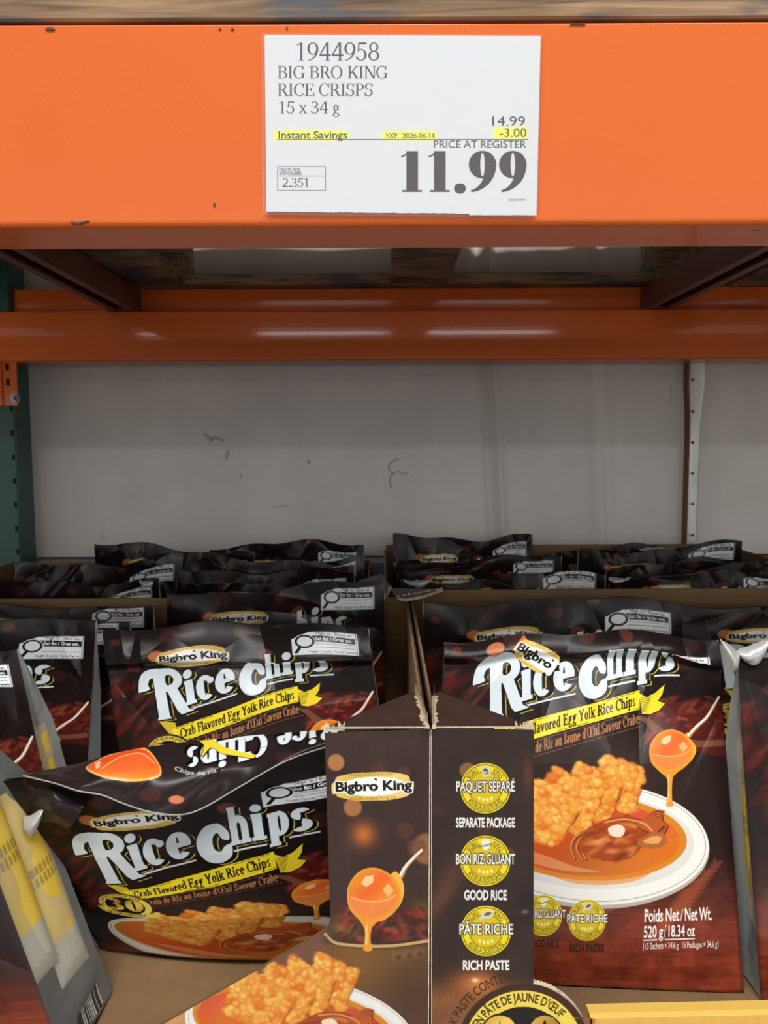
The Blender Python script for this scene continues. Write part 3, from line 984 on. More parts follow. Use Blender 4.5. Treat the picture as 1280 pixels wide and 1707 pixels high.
def draw_badge(cv, cx, cy, r, M=ident, full=True):
    """round black badge with a gold number and a yellow ring of letters"""
    def L(x, y):
        return M(cx + x * r, cy + y * r)
    cv.fill(mapped(poly(ell(0, 0, 1.0, 1.0)), L), (64, 40, 30))
    cv.fill(mapped(poly(ell(0, 0, .9, .9)), L), (236, 210, 84))
    cv.fill(mapped(arc_text('MEILLEUR EN PÂTE DE JAUNE D\'ŒUF', sans(.02), 0, 0, .735, 196, 42, .13), L), (52, 36, 18))
    cv.fill(mapped(poly(ell(0, .02, .68, .68)), L), (30, 26, 24))
    gold = lambda x, y: np.stack([206 + 34 * np.sin((x + y) * 4.2 / max(r, 1)), 164 + 34 * np.sin((x + y) * 4.2 / max(r, 1)), 72 + 26 * np.sin((x + y) * 4.2 / max(r, 1))], -1)
    f = Serif(T=.27, h=.07, st=.06, sl=.06)
    g = text_shapes('30', f, -.62, .66, .42, .94)
    fat = [e + np.array(d) for e in g for d in ((-.03, 0), (.03, 0), (0, .03), (0, -.03))]
    cv.fill(mapped(fat, L), (24, 20, 18))
    cv.fill(mapped(g, L), gold)
    if full:
        cv.fill(mapped(poly(spline([(-1.0, .3), (-.6, .52), (0, .6), (.6, .56), (1.1, .3), (1.0, .72), (.5, .86), (0, .9), (-.6, .8), (-.9, .66)], 5)), L), (226, 200, 84))
        cv.fill(mapped(text_shapes('PÂTE DE JAUNE D\'ŒUF', sans(.02), -.7, .62, lambda x: .78 - .1 * x * x, .15), L), (50, 36, 18))


# ---- the bag's picture, in units of the photographed bag at the right (A turns them into art units: 480 per bag width)
AW, AH = 480.0, 1.42 * 480.0


def A(x, y):
    x, y = np.asarray(x, float), np.asarray(y, float)
    yy = y - .05 * (x - 975) * np.clip((y - 1062) / 590, -.3, 1.1)
    xl, xr = 745 - (yy - 1062) * .056, 1197 + (yy - 1062) * .073
    return (x - xl) / (xr - xl) * AW, (1.42 - (1650 - yy) / 470.0) * AW


TB = np.polyfit([850, 881, 969, 1038, 1092, 1130], [1204, 1189, 1163, 1150, 1143, 1141], 2)
RB = np.polyfit([800, 892, 974, 1069], [1262, 1227, 1196, 1174], 2)


def tbase(x):
    return np.polyval(TB, x)


def rtop(x):
    return np.polyval(RB, x)


def draw_title(cv, M):
    """the white lettering with its black shadow and yellow contour"""
    def word(ch, x0, x1, h, drop=0.0, font=S_TITLE):
        adv, g = font(ch)
        allx = np.concatenate([e[..., 0].ravel() for e in g])
        a, b = allx.min(), allx.max()
        return [np.stack([x0 + (e[..., 0] - a) / (b - a) * (x1 - x0) + (-.0) * e[..., 1], tbase(x0 + (e[..., 0] - a) / (b - a) * (x1 - x0)) + drop - e[..., 1] * h], -1) for e in g]
    R = [poly(spline([(848, 1118), (868, 1110), (882, 1118), (887, 1135), (880, 1152), (868, 1160), (852, 1160)], 6)), ]
    R = [np.concatenate([poly(spline([(826, 1112), (856, 1107), (874, 1113), (884, 1128), (880, 1146), (864, 1158), (843, 1160), (838, 1136)], 6)), poly(spline([(850, 1126), (860, 1124), (866, 1132), (862, 1143), (850, 1146)], 6))]),
         poly([(824, 1114), (848, 1110), (846, 1160), (848, 1216), (852, 1222), (820, 1226), (824, 1218)]),
         poly(spline([(840, 1108), (812, 1112), (796, 1130), (790, 1160), (796, 1162), (814, 1156), (812, 1146), (818, 1132), (834, 1126)], 6)),
         poly([(846, 1152), (868, 1146), (890, 1200), (902, 1204), (874, 1214), (866, 1206)])]
    Rr = [np.stack([790 + (e[..., 0] - 790) * .84, e[..., 1]], -1) for e in R]
    G = list(Rr)
    lx = [('i', 869, 890, 76), ('c', 891, 924, 76), ('e', 925, 961, 74)]
    for ch, a, b, h in lx:
        G += word(ch, a, b, h)
    C = [poly(np.concatenate([spline([(1022, 1126), (1012, 1118), (1004, 1134), (1003, 1150), (1010, 1160), (1022, 1152), (1026, 1144)], 1)[:0], spline([(1012, 1124), (1000, 1108), (982, 1112), (969, 1134), (968, 1160), (978, 1180), (996, 1184), (1012, 1172), (1014, 1150), (1005, 1152), (998, 1162), (990, 1156), (990, 1136), (997, 1126), (1003, 1138), (1012, 1140)], 6)]))]
    G += C
    for ch, a, b, h in [('h', 1013, 1042, 78), ('i', 1043, 1063, 74), ('p', 1065, 1094, 68), ('s', 1097, 1125, 66)]:
        G += word(ch, a, b, h, 0)
    lines = [stroke([(x, tbase(x) + 10) for x in np.linspace(881, 962, 12)], 3.4), stroke([(x, tbase(x) + 11) for x in np.linspace(1016, 1062, 8)], 3.4), stroke([(x, tbase(x) + 8) for x in np.linspace(1092, 1134, 8)], 3.4)]
    for d, c in (((7.5, 3.5), (216, 190, 66)), ((6, 2.6), (16, 13, 13))):
        cv.fill(mapped([e + np.array(d) for e in G], M), c)
    cv.fill(mapped([e + np.array(d) for e in G for d in ((-2.2, 0), (2.2, 0), (0, 2), (0, -2), (2.5, 2), (4, 2))], M), (16, 13, 13))
    cv.fill(mapped(G, M), (214, 224, 228))
    cv.fill(mapped(lines, M), (214, 224, 228))


def draw_ribbon(cv, M):
    top, bot = (lambda x: rtop(x)), (lambda x: rtop(x) + 35)
    xs = np.linspace(778, 1069, 40)
    band = lambda a, b, n=30: poly(np.concatenate([np.stack([np.linspace(a, b, n), top(np.linspace(a, b, n))], 1), np.stack([np.linspace(b, a, n), bot(np.linspace(b, a, n))], 1)]))
    tailR = spline([(1069, 1182), (1090, 1184), (1104, 1172), (1109, 1166), (1107, 1180), (1098, 1196), (1111, 1200), (1102, 1214), (1086, 1219), (1074, 1217)], 4)
    tailR = np.array([(1068, 1179), (1080, 1187), (1094, 1181), (1109, 1167), (1106, 1184), (1099, 1196), (1111, 1201), (1101, 1213), (1086, 1219), (1073, 1217)])
    tailL = np.array([(816, 1226), (846, 1232), (852, 1276), (838, 1280), (832, 1256)])
    for sh in (poly(tailR), poly(tailL), band(836, 1071)):
        cv.fill(mapped([sh + np.array(d) for d in ((-1.6, -1.6), (1.6, 1.6), (1.6, -1.6), (-1.6, 1.6))], M), (24, 18, 14))
    cv.fill(mapped(poly(tailL), M), (214, 184, 40))
    cv.fill(mapped(poly(tailR), M), (240, 212, 44))
    for k in range(9):
        y = 1188 + k * 3.2
        cv.fill(mapped(stroke([(1072, y), (1088 - k * .9, y - 1.5)], .9), M), (70, 56, 20))
    cv.fill(mapped(band(838, 1069), M), (244, 220, 46))
    cv.fill(mapped([stroke([(x, top(x) + 2.6) for x in np.linspace(a, b, 10)], .9) for a, b in ((846, 880), (892, 916), (1010, 1062))] + [stroke([(x, bot(x) - 2.6) for x in np.linspace(a, b, 10)], .9) for a, b in ((846, 870), (932, 985), (1058, 1068))], M), (60, 48, 18))
    cv.fill(mapped(text_shapes('Crab Flavored Egg Yolk Rice Chips', S_SLAB, 852, 1062, lambda x: top(x) + 26.5, 20.5), M), (34, 26, 18))
    # the second line under the ribbon
    f = lambda x: bot(x) + 25
    cv.fill(mapped([stroke([(x, bot(x) + 4) for x in np.linspace(872, 1052, 30)], .9), stroke([(x, bot(x) + 31) for x in np.linspace(862, 1075, 30)], .9)], M), (150, 100, 70))
    cv.fill(mapped(text_shapes("Grain de Riz au Jaune d'Œuf Saveur Crabe", S_COND, 864, 1068, f, 19), M), (188, 124, 76))


def make_bag_art(k=2.0):
    cv = Canvas(0, 0, AW, AH, k, (28, 20, 19))
    x, y = cv.coords()
    t, u = y / AW, x / AW
    sm = lambda a, b, v: np.clip((v - a) / (b - a), 0, 1) ** 2 * (3 - 2 * np.clip((v - a) / (b - a), 0, 1))
    n1, n2 = noise2(cv.h, cv.w, 120, 5, 4), noise2(cv.h, cv.w, 40, 9, 4)
    wood = np.stack([118 + 60 * (n2 - .5), 50 + 30 * (n2 - .5), 32 + 18 * (n2 - .5)], -1)
    grain = noise2(cv.h, cv.w // 12 + 2, 8, 4, 3)
    grain = np.repeat(grain, 12, 1)[:, :cv.w]
    wood = wood * (.8 + .4 * grain)[..., None]
    cv.a[:] = cv.a * (.85 + .4 * n1)[..., None]
    m = sm(.86, 1.22, t + .06 * np.sin(u * 5))[..., None]
    cv.a[:] = cv.a * (1 - m) + wood * m
    m = (np.exp(-((u - .55) / .4) ** 2 - ((t - .75) / .22) ** 2) * .5)[..., None]
    cv.a[:] = cv.a * (1 - m) + np.array((88, 60, 52)) * m
    # dried chillies at the left, spices at the right, lights in the dark
    r = np.random.default_rng(11)
    for i in range(34):
        px, py = r.uniform(-10, 95), r.uniform(.33, .78) * AW
        cv.blob(px, py, r.uniform(16, 44), r.uniform(3, 8), [(120, 34, 26), (92, 26, 22), (146, 60, 40)][r.integers(3)], .45, .7, -.8 + r.normal(0, .2))
    rect = poly([(.73 * AW, .465 * AW), (.9 * AW, .452 * AW), (1.0 * AW, .456 * AW), (1.0 * AW, .66 * AW), (.72 * AW, .62 * AW)])
    cv.fill(rect, (84, 28, 24), .9)
    draw_spices(cv, 1085, 1192, 1215, 1262, A, 21, 90)
    cv.fill(mapped(poly(spline([(1062, 1222), (1080, 1236), (1100, 1262), (1140, 1280), (1215, 1276), (1216, 1266), (1160, 1268), (1112, 1250), (1084, 1226)], 6)), A), (128, 84, 58), .8)
    for a, b, rr, c, al in ((.195, .2, 15, (196, 112, 66), .95), (.045, .12, 9, (120, 52, 36), .6), (.32, .06, 13, (100, 46, 34), .45), (.52, .1, 15, (110, 48, 34), .5), (.66, .04, 12, (130, 64, 44), .5),
                            (.6, .20, 14, (140, 66, 44), .8), (.10, .26, 12, (110, 34, 30), .6), (.86, .30, 16, (70, 34, 30), .6), (.42, .03, 16, (80, 34, 28), .4), (.07, .02, 10, (110, 52, 38), .4), (.9, .04, 10, (80, 36, 30), .4), (.25, .1, 18, (72, 34, 32), .8)):
        cv.blob(a * AW, b * AW, rr, rr, c, al, .12)
    # wheat ears
    for k_ in range(4):
        base = np.array([1196 - k_ * 18, 1470 + k_ * 14])
        for j in range(12):
            p = base + np.array([-j * 5.0, j * 6.5])
            for s in (-1, 1):
                qx, qy = A(p[0] + s * 4, p[1])
                cv.blob(qx, qy, 6, 2.6, (168, 84, 48), .55, .5, -.9 + s * .6)
    draw_plate(cv, A, 1)
    draw_spoon(cv, 1121, 1286, 37, [(1148, 1262), (1164, 1244), (1180, 1228), (1192, 1206), (1201, 1188)], (1117, 1380), A)
    draw_ribbon(cv, A)
    draw_title(cv, A)
    draw_logo(cv, .195 * AW, .465 * AW, .215 * AW, ident, -.04)
    draw_symbol(cv, .70 * AW, .955 * AW, .085 * AW, .205 * AW)
    draw_badge(cv, .20 * AW, .685 * AW, .098 * AW)
    for cx, cy, a, b, mo in ((980, 1552, 'PÂTE RICHE', 'RICH PASTE', 2), (908, 1545, 'BON RIZ GLUANT', 'GOOD RICE', 1), (836, 1540, 'PAQUET SÉPARÉ', 'SEPARATE PACKAGE', 0)):
        draw_seal(cv, cx, cy, 31, a, b, True, A, mo)
    W = (242, 238, 232)
    cv.fill(mapped(text_shapes('Poids Net', sans(.02), 1074, 1132, 1557, 19) + text_shapes('Net Wt.', sans(.02), 1141, 1187, 1557, 19), A), W)
    cv.fill(mapped(stroke([(1134, 1558), (1138, 1540)], 1.2), A), W)
    cv.fill(mapped(text_shapes('520 g', sans(.02), 1073, 1105, 1580, 17) + text_shapes('18.34 oz', sans(.02), 1112, 1158, 1580, 17), A), W)
    cv.fill(mapped([stroke([(1107, 1582), (1110, 1562)], 1.0), stroke([(1073, 1584), (1096, 1584)], 1.8), stroke([(1108, 1584), (1158, 1584)], 1.8)], A), W)
    cv.fill(mapped(text_shapes('15 Sachets × 34.6 g', sans(.01), 1075, 1131, 1597, 9) + text_shapes('15 Packages × 34.6 g', sans(.01), 1136, 1195, 1597, 9), A), W)
    cv.fill(mapped([stroke([(1073, 1588), (1073, 1599)], .9), stroke([(1197, 1588), (1197, 1599)], .9)], A), W)
    for k_ in range(2):
        cv.fill(mapped([stroke([(1073 + i * 4.3, 1603.5 + k_ * 6), (1076 + i * 4.3, 1603.5 + k_ * 6)], 2.2) for i in range(13)], A), (84, 44, 30), .7)
    return cv


ART = make_bag_art(2.0)
# ------------------------------------------------------------------ the setting
ZB, ZT = EYE + .1767, EYE + .3318            # rack beams: underside and top
ZF = EYE - .53                               # what the cartons stand on
ZC = EYE - .2197                             # top of the cartons
Y_WALL = 1.78


def struct(o):
    o['kind'] = 'structure'
    return o


# back wall of painted sheets, gently wavy, scuffed
def make_wall():
    k = 1.0
    xs = np.concatenate([np.linspace(-2.4, -.96, 40), np.linspace(-.95, .95, 1150), np.linspace(.96, 2.4, 40)])
    zs_ = np.concatenate([np.linspace(EYE - .258, EYE + .21, 300), np.linspace(EYE + .215, EYE + .9, 40)])
    X, Z = np.meshgrid(xs, zs_)
    nx, nz = len(xs), len(zs_)
    px = 640 + X / Y_WALL * F_PX * .996          # where a point of the wall lies along the photo, to place folds
    Y = np.full_like(X, Y_WALL)
    py = 853.5 - F_PX * np.tan(math.radians(5) + np.arctan((Z - EYE) / Y_WALL))
    lean = (py - 600) * .06
    for c, w, a in ((803, 9, .006), (822, 7, -.005), (835, 16, .003), (878, 40, .003), (985, 14, -.004), (1000, 10, .003), (935, 22, .002), (300, 60, .003), (180, 50, -.002), (560, 70, .002), (1230, 40, .003)):
        Y += 2.2 * a * np.exp(-((px - lean - c) / w) ** 2)
    col = np.empty(X.shape + (3,))
    col[:] = (214, 209, 203)
    n = noise2(nz, nx, 90, 3, 4)
    col *= (.95 + .1 * n)[..., None]
    r = np.random.default_rng(2)

    def mark(pts, w, c, al):
        p = spline(pts, 10, False)
        d = np.full(X.shape, 1e9)
        for q in p:
            d = np.minimum(d, np.hypot(px - q[0], py - q[1]))
        m = (np.clip(1.3 - d / w, 0, 1) * al * .55)[..., None]
        col[:] = col * (1 - m) + np.array(c) * m
    mark([(344, 722), (354, 730), (362, 728), (374, 733)], 2.6, (112, 72, 54), .7)
    mark([(352, 736), (358, 731)], 2, (96, 66, 52), .7)
    mark([(382, 752), (379, 763)], 3, (100, 84, 70), .7)
    mark([(402, 788), (403, 794)], 2, (100, 84, 70), .6)
    mark([(515, 769), (516, 771)], 2.6, (84, 70, 60), .8)
    mark([(456, 845), (466, 843), (480, 842)], 1.6, (120, 104, 90), .5)
    mark([(652, 812), (650, 800), (654, 790), (648, 778), (656, 768), (664, 766)], 2, (104, 92, 82), .8)
    mark([(654, 790), (664, 786), (672, 790), (680, 788)], 1.8, (104, 92, 82), .7)
    mark([(1113, 645), (1114, 672)], 1.6, (110, 96, 84), .5)
    mark([(170, 890), (172, 896)], 4, (150, 144, 138), .5)
    P = np.stack([X, Y, Z], -1)
    return struct(grid_mesh('wall_back', P, M_WALL, None, col))


make_wall()
# steel ledge along the foot of the wall
struct(MB().box((-2.4, 1.70, ZF - .3), (2.4, 1.80, EYE - .262)).build('trim_1', M_LEDGE))
# concrete floor of the store
struct(MB().add([(-6, -8, 0), (6, -8, 0), (6, 3, 0), (-6, 3, 0)], [(0, 1, 2, 3)]).build('floor', M_FLOOR))

# ------------------------------------------------------------------ the rack


def bulged(y0, z0, z1, bulge, r, n=12, rt=None):
    """front face profile of a beam: rounded at the top and bottom edge, very slightly convex between"""
    out = []
    rt = rt or r
    for a in np.linspace(-90, 0, 5):
        out.append((y0 + r - r * math.cos(math.radians(a)), z0 + r + r * math.sin(math.radians(a))))
    for k in range(1, n):
        s = k / n
        out.append((y0 - bulge * math.sin(PI * s), z0 + r + (z1 - z0 - r - rt) * s))
    for a in np.linspace(0, 90, 5):
        out.append((y0 + rt - rt * math.cos(math.radians(a)), z1 - rt + rt * math.sin(math.radians(a))))
    return out


beam = thing('rack_beam', 'bright orange front rack beam with the price sign on it', 'rack beam', (0, .66, ZB), 'orange rack beams')
prof = bulged(.64, ZB, ZT, 0.0008, .0045, rt=.0012)
prof += [(.7155, ZT), (.7155, ZB + .004), (.711, ZB)]
MB().prism_x(prof, -2.2, 2.2, smooth=False).build('beam_body', M_ORANGE, beam)
mb = MB()
for (x, y, w, h) in ((83, 48, 16, 5), (366, 48, 4, 3), (387, 48, 5, 3), (478, 46, 3, 5), (963, 40, 26, 2), (357, 341, 4, 6), (1262, 383, 14, 1.6)):
    y0 = .6392 if y < 375 else .66
    c = [at(x + dx * w / 2, y + dy * h / 2, .6388) for dx, dy in ((-1, .3), (-.5, -1), (.6, -.8), (1, .2), (.5, 1), (-.6, .8))]
    mb.slab(c, (0, .002, 0))
c = [at(x, y, .6385) for x, y in ((118, 369), (130, 371), (147, 367), (148, 369), (131, 374), (119, 374))]
mb.slab(c, (0, .002, 0))
mb.build('chipped_paint', M_CHIP, beam)

rear = thing('rack_beam', 'dark orange stepped rear rack beam running in front of the white wall', 'rack beam', (0, 1.68, ZB), 'orange rack beams')
zs = EYE + .2815
low = bulged(1.64, ZB, zs, .0016, .005)
up = bulged(1.682, zs, ZT + .003, .0012, .004)[2:]
MB().prism_x(low + [(1.682, zs)] + up + [(1.72, ZT + .003), (1.72, ZB)], -2.2, 2.2).build('beam_body', M_ORANGE, rear)
# connector plate of the rear beam with its bolt, at the left upright
x1 = at(28, 640, 1.655)[0]
mb = MB()
mb.box((x1 - .20, 1.650, EYE + .087), (x1 + .002, 1.656, ZB + .002), 0)
mb.box((x1 - .035, 1.645, EYE + .087), (x1 - .028, 1.651, ZB + .002), 0)
for z in (EYE + .160, EYE + .128):
    mb.box((x1 - .019, 1.648, z), (x1 - .013, 1.6515, z + .014), 1)
mb.build('connector_plate', [M_ORANGE, M_DARK], rear)
bc = at(25, 664, 1.650)
MB().cyl(bc, (0, -1, 0), .0085, .006, 6).cyl(bc, (0, -1, 0), .0045, .014, 12).cyl(bc + np.array([0, .001, 0]), (0, -1, 0), .0105, .002, 20).build('bolt', M_BOLT, rear)

# green upright at the left with its row of slots
post = thing('rack_upright', 'dark green steel rack upright at the left edge of the bay', 'rack upright', (x1 - .05, 1.70, 0))
xr = at(30, 800, 1.66)[0]
mb = MB().box((xr - .076, 1.660, 0.0), (xr, 1.735, EYE + 1.0), 0, .004)
mb.build('column', M_GREEN, post)
mb = MB()
for k in range(-3, 9):
    z = EYE - .235 + k * .0515
    mb.box((xr - .010, 1.6585, z), (xr - .005, 1.661, z + .012))
    mb.box((xr - .062, 1.6585, z), (xr - .050, 1.661, z + .016))
mb.build('slots', M_DARK, post)['kind'] = 'stuff'

# two cross bars from beam to beam under the pallet
for nm, xc in (('dark brown steel cross bar under the pallet, nearer the green upright', -.545), ('dark brown steel cross bar under the pallet, above the zinc wall strip', .578)):
    t = thing('cross_bar', nm, 'cross bar', (xc, 1.2, zs), 'steel cross bars under the pallet')
    w, a, h = .056, .004, .048
    pr = [(xc - w / 2, zs), (xc - w / 2 + .016, zs), (xc - w / 2 + .016, zs + a), (xc - w / 2 + a, zs + a), (xc - w / 2 + a, zs + h - a), (xc + w / 2 - a, zs + h - a), (xc + w / 2 - a, zs + a), (xc + w / 2 - .016, zs + a), (xc + w / 2 - .016, zs), (xc + w / 2, zs), (xc + w / 2, zs + h), (xc - w / 2, zs + h)]
    MB().prism_y(pr, .717, 1.679).build('channel', M_CROSS, t)
    MB().box((xc - w / 2 - .006, 1.640, zs + .0005), (xc + w / 2 + .006, 1.681, zs + .004)).build('end_plate', M_CROSS, t)

# zinc strip standing before the wall
ps = thing('wall_strip', 'narrow zinc steel strip with bolt holes, upright against the white wall at the right', 'metal strip', at(1160, 915, 1.735), None)
zz = np.linspace(EYE - .262, ZB + .035, 60)
ctr = np.interp(zz, [EYE - .26, ZB - .05, ZB + .04], [.0, .001, .0]) + at(1157, 760, 1.735)[0]
hw = np.interp(zz, [EYE - .26, EYE + .06, EYE + .13, ZB + .04], [.0115, .0125, .0165, .0165])
tw = np.interp(zz, [EYE - .26, EYE + .02, EYE + .14, ZB + .04], [.12, .12, -.25, -.30])
s = np.linspace(-1, 1, 5)
P = np.stack([ctr[:, None] + .004 * (hw[:, None] - .0115) / .005 * 0 + hw[:, None] * s * np.cos(tw)[:, None], 1.735 + hw[:, None] * s * np.sin(tw)[:, None], np.repeat(zz[:, None], 5, 1)], -1)
grid_mesh('strip', P, M_ZINC, ps, None, solid=.002)
mb = MB()
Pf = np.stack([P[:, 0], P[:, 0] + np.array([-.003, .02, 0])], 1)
grid_mesh('side_flange', Pf, M_CROSS, ps, None, solid=.002)['label'] = 'side flange with shade in its colour'  # dark colour stands in for the shadow line beside the strip
mb = MB()
for y in (633, 686, 738, 789, 840, 892):
    p = at(1154, y, 1.728)
    mb.cyl(p, (0, -1, 0), .0030, .004, 10)
mb.build('bolt_heads', M_CHIP, ps)['kind'] = 'stuff'

# ------------------------------------------------------------------ wooden pallet on the beams


def make_pallet(label, cx, y1=1.745, light_block=(0, 0)):
    t = thing('wooden_pallet', label, 'pallet', (cx, 1.18, ZT), 'wooden pallets on the rack')
    L, y0, th, hb = .61, .6400, .022, .10
    z = ZT + .0035
    ys = [(y0, y0 + .10), (1.12, 1.22), (y1 - .10, y1)]
    xs = [(cx - L, cx - L + .12), (cx - .06, cx + .06), (cx + L - .12, cx + L)]

    def bd(name, a, b):
        o = MB().box(a, b, 0, .0015).build(name, M_WOOD, t)
        return o
    bd('bottom_board', (cx - L, y0, z), (cx + L, y0 + .10, z + th))
    bd('bottom_board', (cx - L, y1 - .10, z), (cx + L, y1, z + th))
    for a, b in xs:
        bd('bottom_board', (a, y0 + .102, z), (b, y1 - .102, z + th))
    for (a, b) in xs:
        for (c, d) in ys:
            bd('block', (a + .003, c + .003, z + th + .0005), (b - .003, d - .003, z + th + hb))
    for k in range(9):  # deck boards packed close to stop light falling through to the wall
        c = y0 + k * (y1 - y0 - .12) / 8
        bd('deck_board', (cx - L - light_block[0], c, z + th + hb + .001), (cx + L + light_block[1], c + .12, z + th + hb + .022))  # side overhang is out of view, added to block light
    for (c, d) in ys:
        bd('stringer_board', (cx - L, c, z + th + hb + .0225), (cx + L, d, z + th + hb + .030))
    return t


make_pallet('weathered wooden pallet with worn blue-grey paint resting above the price sign', .0755, light_block=(.272, .042))  # unseen deck overhang keeps ceiling light off the rear beam
make_pallet('wooden pallet whose end block just shows beyond the right cross bar', .0755 + 1.27)
make_pallet('wooden pallet of which a dark end shows above the green upright', .0755 - 1.50, 1.655)

# ------------------------------------------------------------------ price sign in its plastic sleeve


def make_sign():
    t = thing('price_sign', 'white price sign in a clear plastic sleeve on the orange front beam', 'price sign', at(668, 355, .637))
    k = 2.1
    x0, y0, x1, y1 = 430, 50, 912, 366
    cv = Canvas(x0, y0, x1, y1, k, (218, 222, 225))
    x, y = cv.coords()
    ink, grey = (34, 36, 44), (48, 50, 58)

    def T(s, font, a, b, base, h, c=ink):
        cv.fill(text_shapes(s, font, a, b, base, h), c)

    def B(a, b, c, d, col, al=1.0):
        cv.fill(poly([(a, b), (c, b), (c, d), (a, d)]), col, al)
    for a, b, c, d in ((457, 217, 580, 235), (636, 218, 728, 235), (822, 212, 880, 232)):
        w = spline([(a, (b + d) / 2), (a + 5, b + 1), ((a + c) / 2, b), (c - 4, b + 1), (c, (b + d) / 2), (c - 4, d - 1), ((a + c) / 2, d), (a + 4, d - 1)], 5)
        cv.fill(poly(w), (238, 246, 92))
    T('1944958', S_SIGN, 493, 633, 101, 30)
    T('BIG BRO KING', S_SIGN, 462, 646, 131, 21)
    T('RICE CRISPS', S_SIGN, 462, 622, 160, 21)
    T('15 x 34 g', S_SIGN, 464, 567, 189, 20)
    T('14.99', sans(), 815, 876, 210, 16)
    T('-3.00', sans(), 832, 878, 228.5, 14.5)
    T('Instant Savings', sans(.012), 463, 579, 231, 12.5)
    T('EXP.  2026-06-14', S_TINY, 643, 725, 230.5, 8.5, grey)
    B(462, 232.2, 881, 233.6, grey)
    T('PRICE AT REGISTER', sans(), 722, 877, 246.5, 12.2)
    T('11.99', S_PRICE, 664, 880, 320, 68)
    for a, b, c, d in ((462, 277, 543, 278), (462, 293, 543, 294), (462, 317, 543, 318), (462, 277, 463, 318), (542, 277, 543, 318)):
        B(a, b, c, d, (110, 112, 118))
    T('PRICE PER', S_TINY, 465, 501, 286.5, 5.2, grey)
    T('100 GRAMS', S_TINY, 465, 504, 291.8, 5.2, grey)
    T('2.351', S_SIGN, 470, 516, 312, 15)
    T('2026/04/01', sans(), 847, 878, 335, 4.2, grey)
    # torn lower edge, rows between the left and right edge of the leaning sheet
    nv, nu = 620, 960
    v, u = np.meshgrid(np.linspace(0, 1, nv), np.linspace(0, 1, nu), indexing='ij')
    tl, tr, bl, br = np.array((441, 58.)), np.array((901, 60.)), np.array((444, 352.)), np.array((894, 356.))
    jag = np.interp(u[0], [0, .2, .25, .27, .4, .52, .66, .75, .755, 1], [0, 0, 1, 0, .5, .4, 0, 1, 3, 2.2]) + noise2(1, nu, 10, 4, 2)[0] * 1.2
    q = (tl * ((1 - u) * (1 - v))[..., None] + tr * (u * (1 - v))[..., None] + bl * ((1 - u) * v)[..., None] + br * (u * v)[..., None])
    q[..., 1] += jag * v
    P = at(q[..., 0], q[..., 1], np.full(q.shape[:2], .6365))
    grid_mesh('paper', P[::-1], M_PAPER, t, cv.sample(q[..., 0], q[..., 1])[::-1], smooth=False)
    back = [at(a, b, .6372) for a, b in ((441, 58), (901, 60), (894, 355), (444, 351))]
    MB().slab(back, (0, .0006, 0)).build('backing_sheet', M_PAPER_BACK, t)
    sl = [at(a, b, .6345) for a, b in ((436, 55), (903, 57), (896, 362), (437, 357))]
    MB().slab(sl, (0, .0008, 0)).build('plastic_sleeve', M_SLEEVE, t)
    return t


M_PAPER_BACK = mat('paper_back', (230, 230, 228), rough=.6)
make_sign()
# ------------------------------------------------------------------ cartons
Y_BOX = .58
N_IN = .004


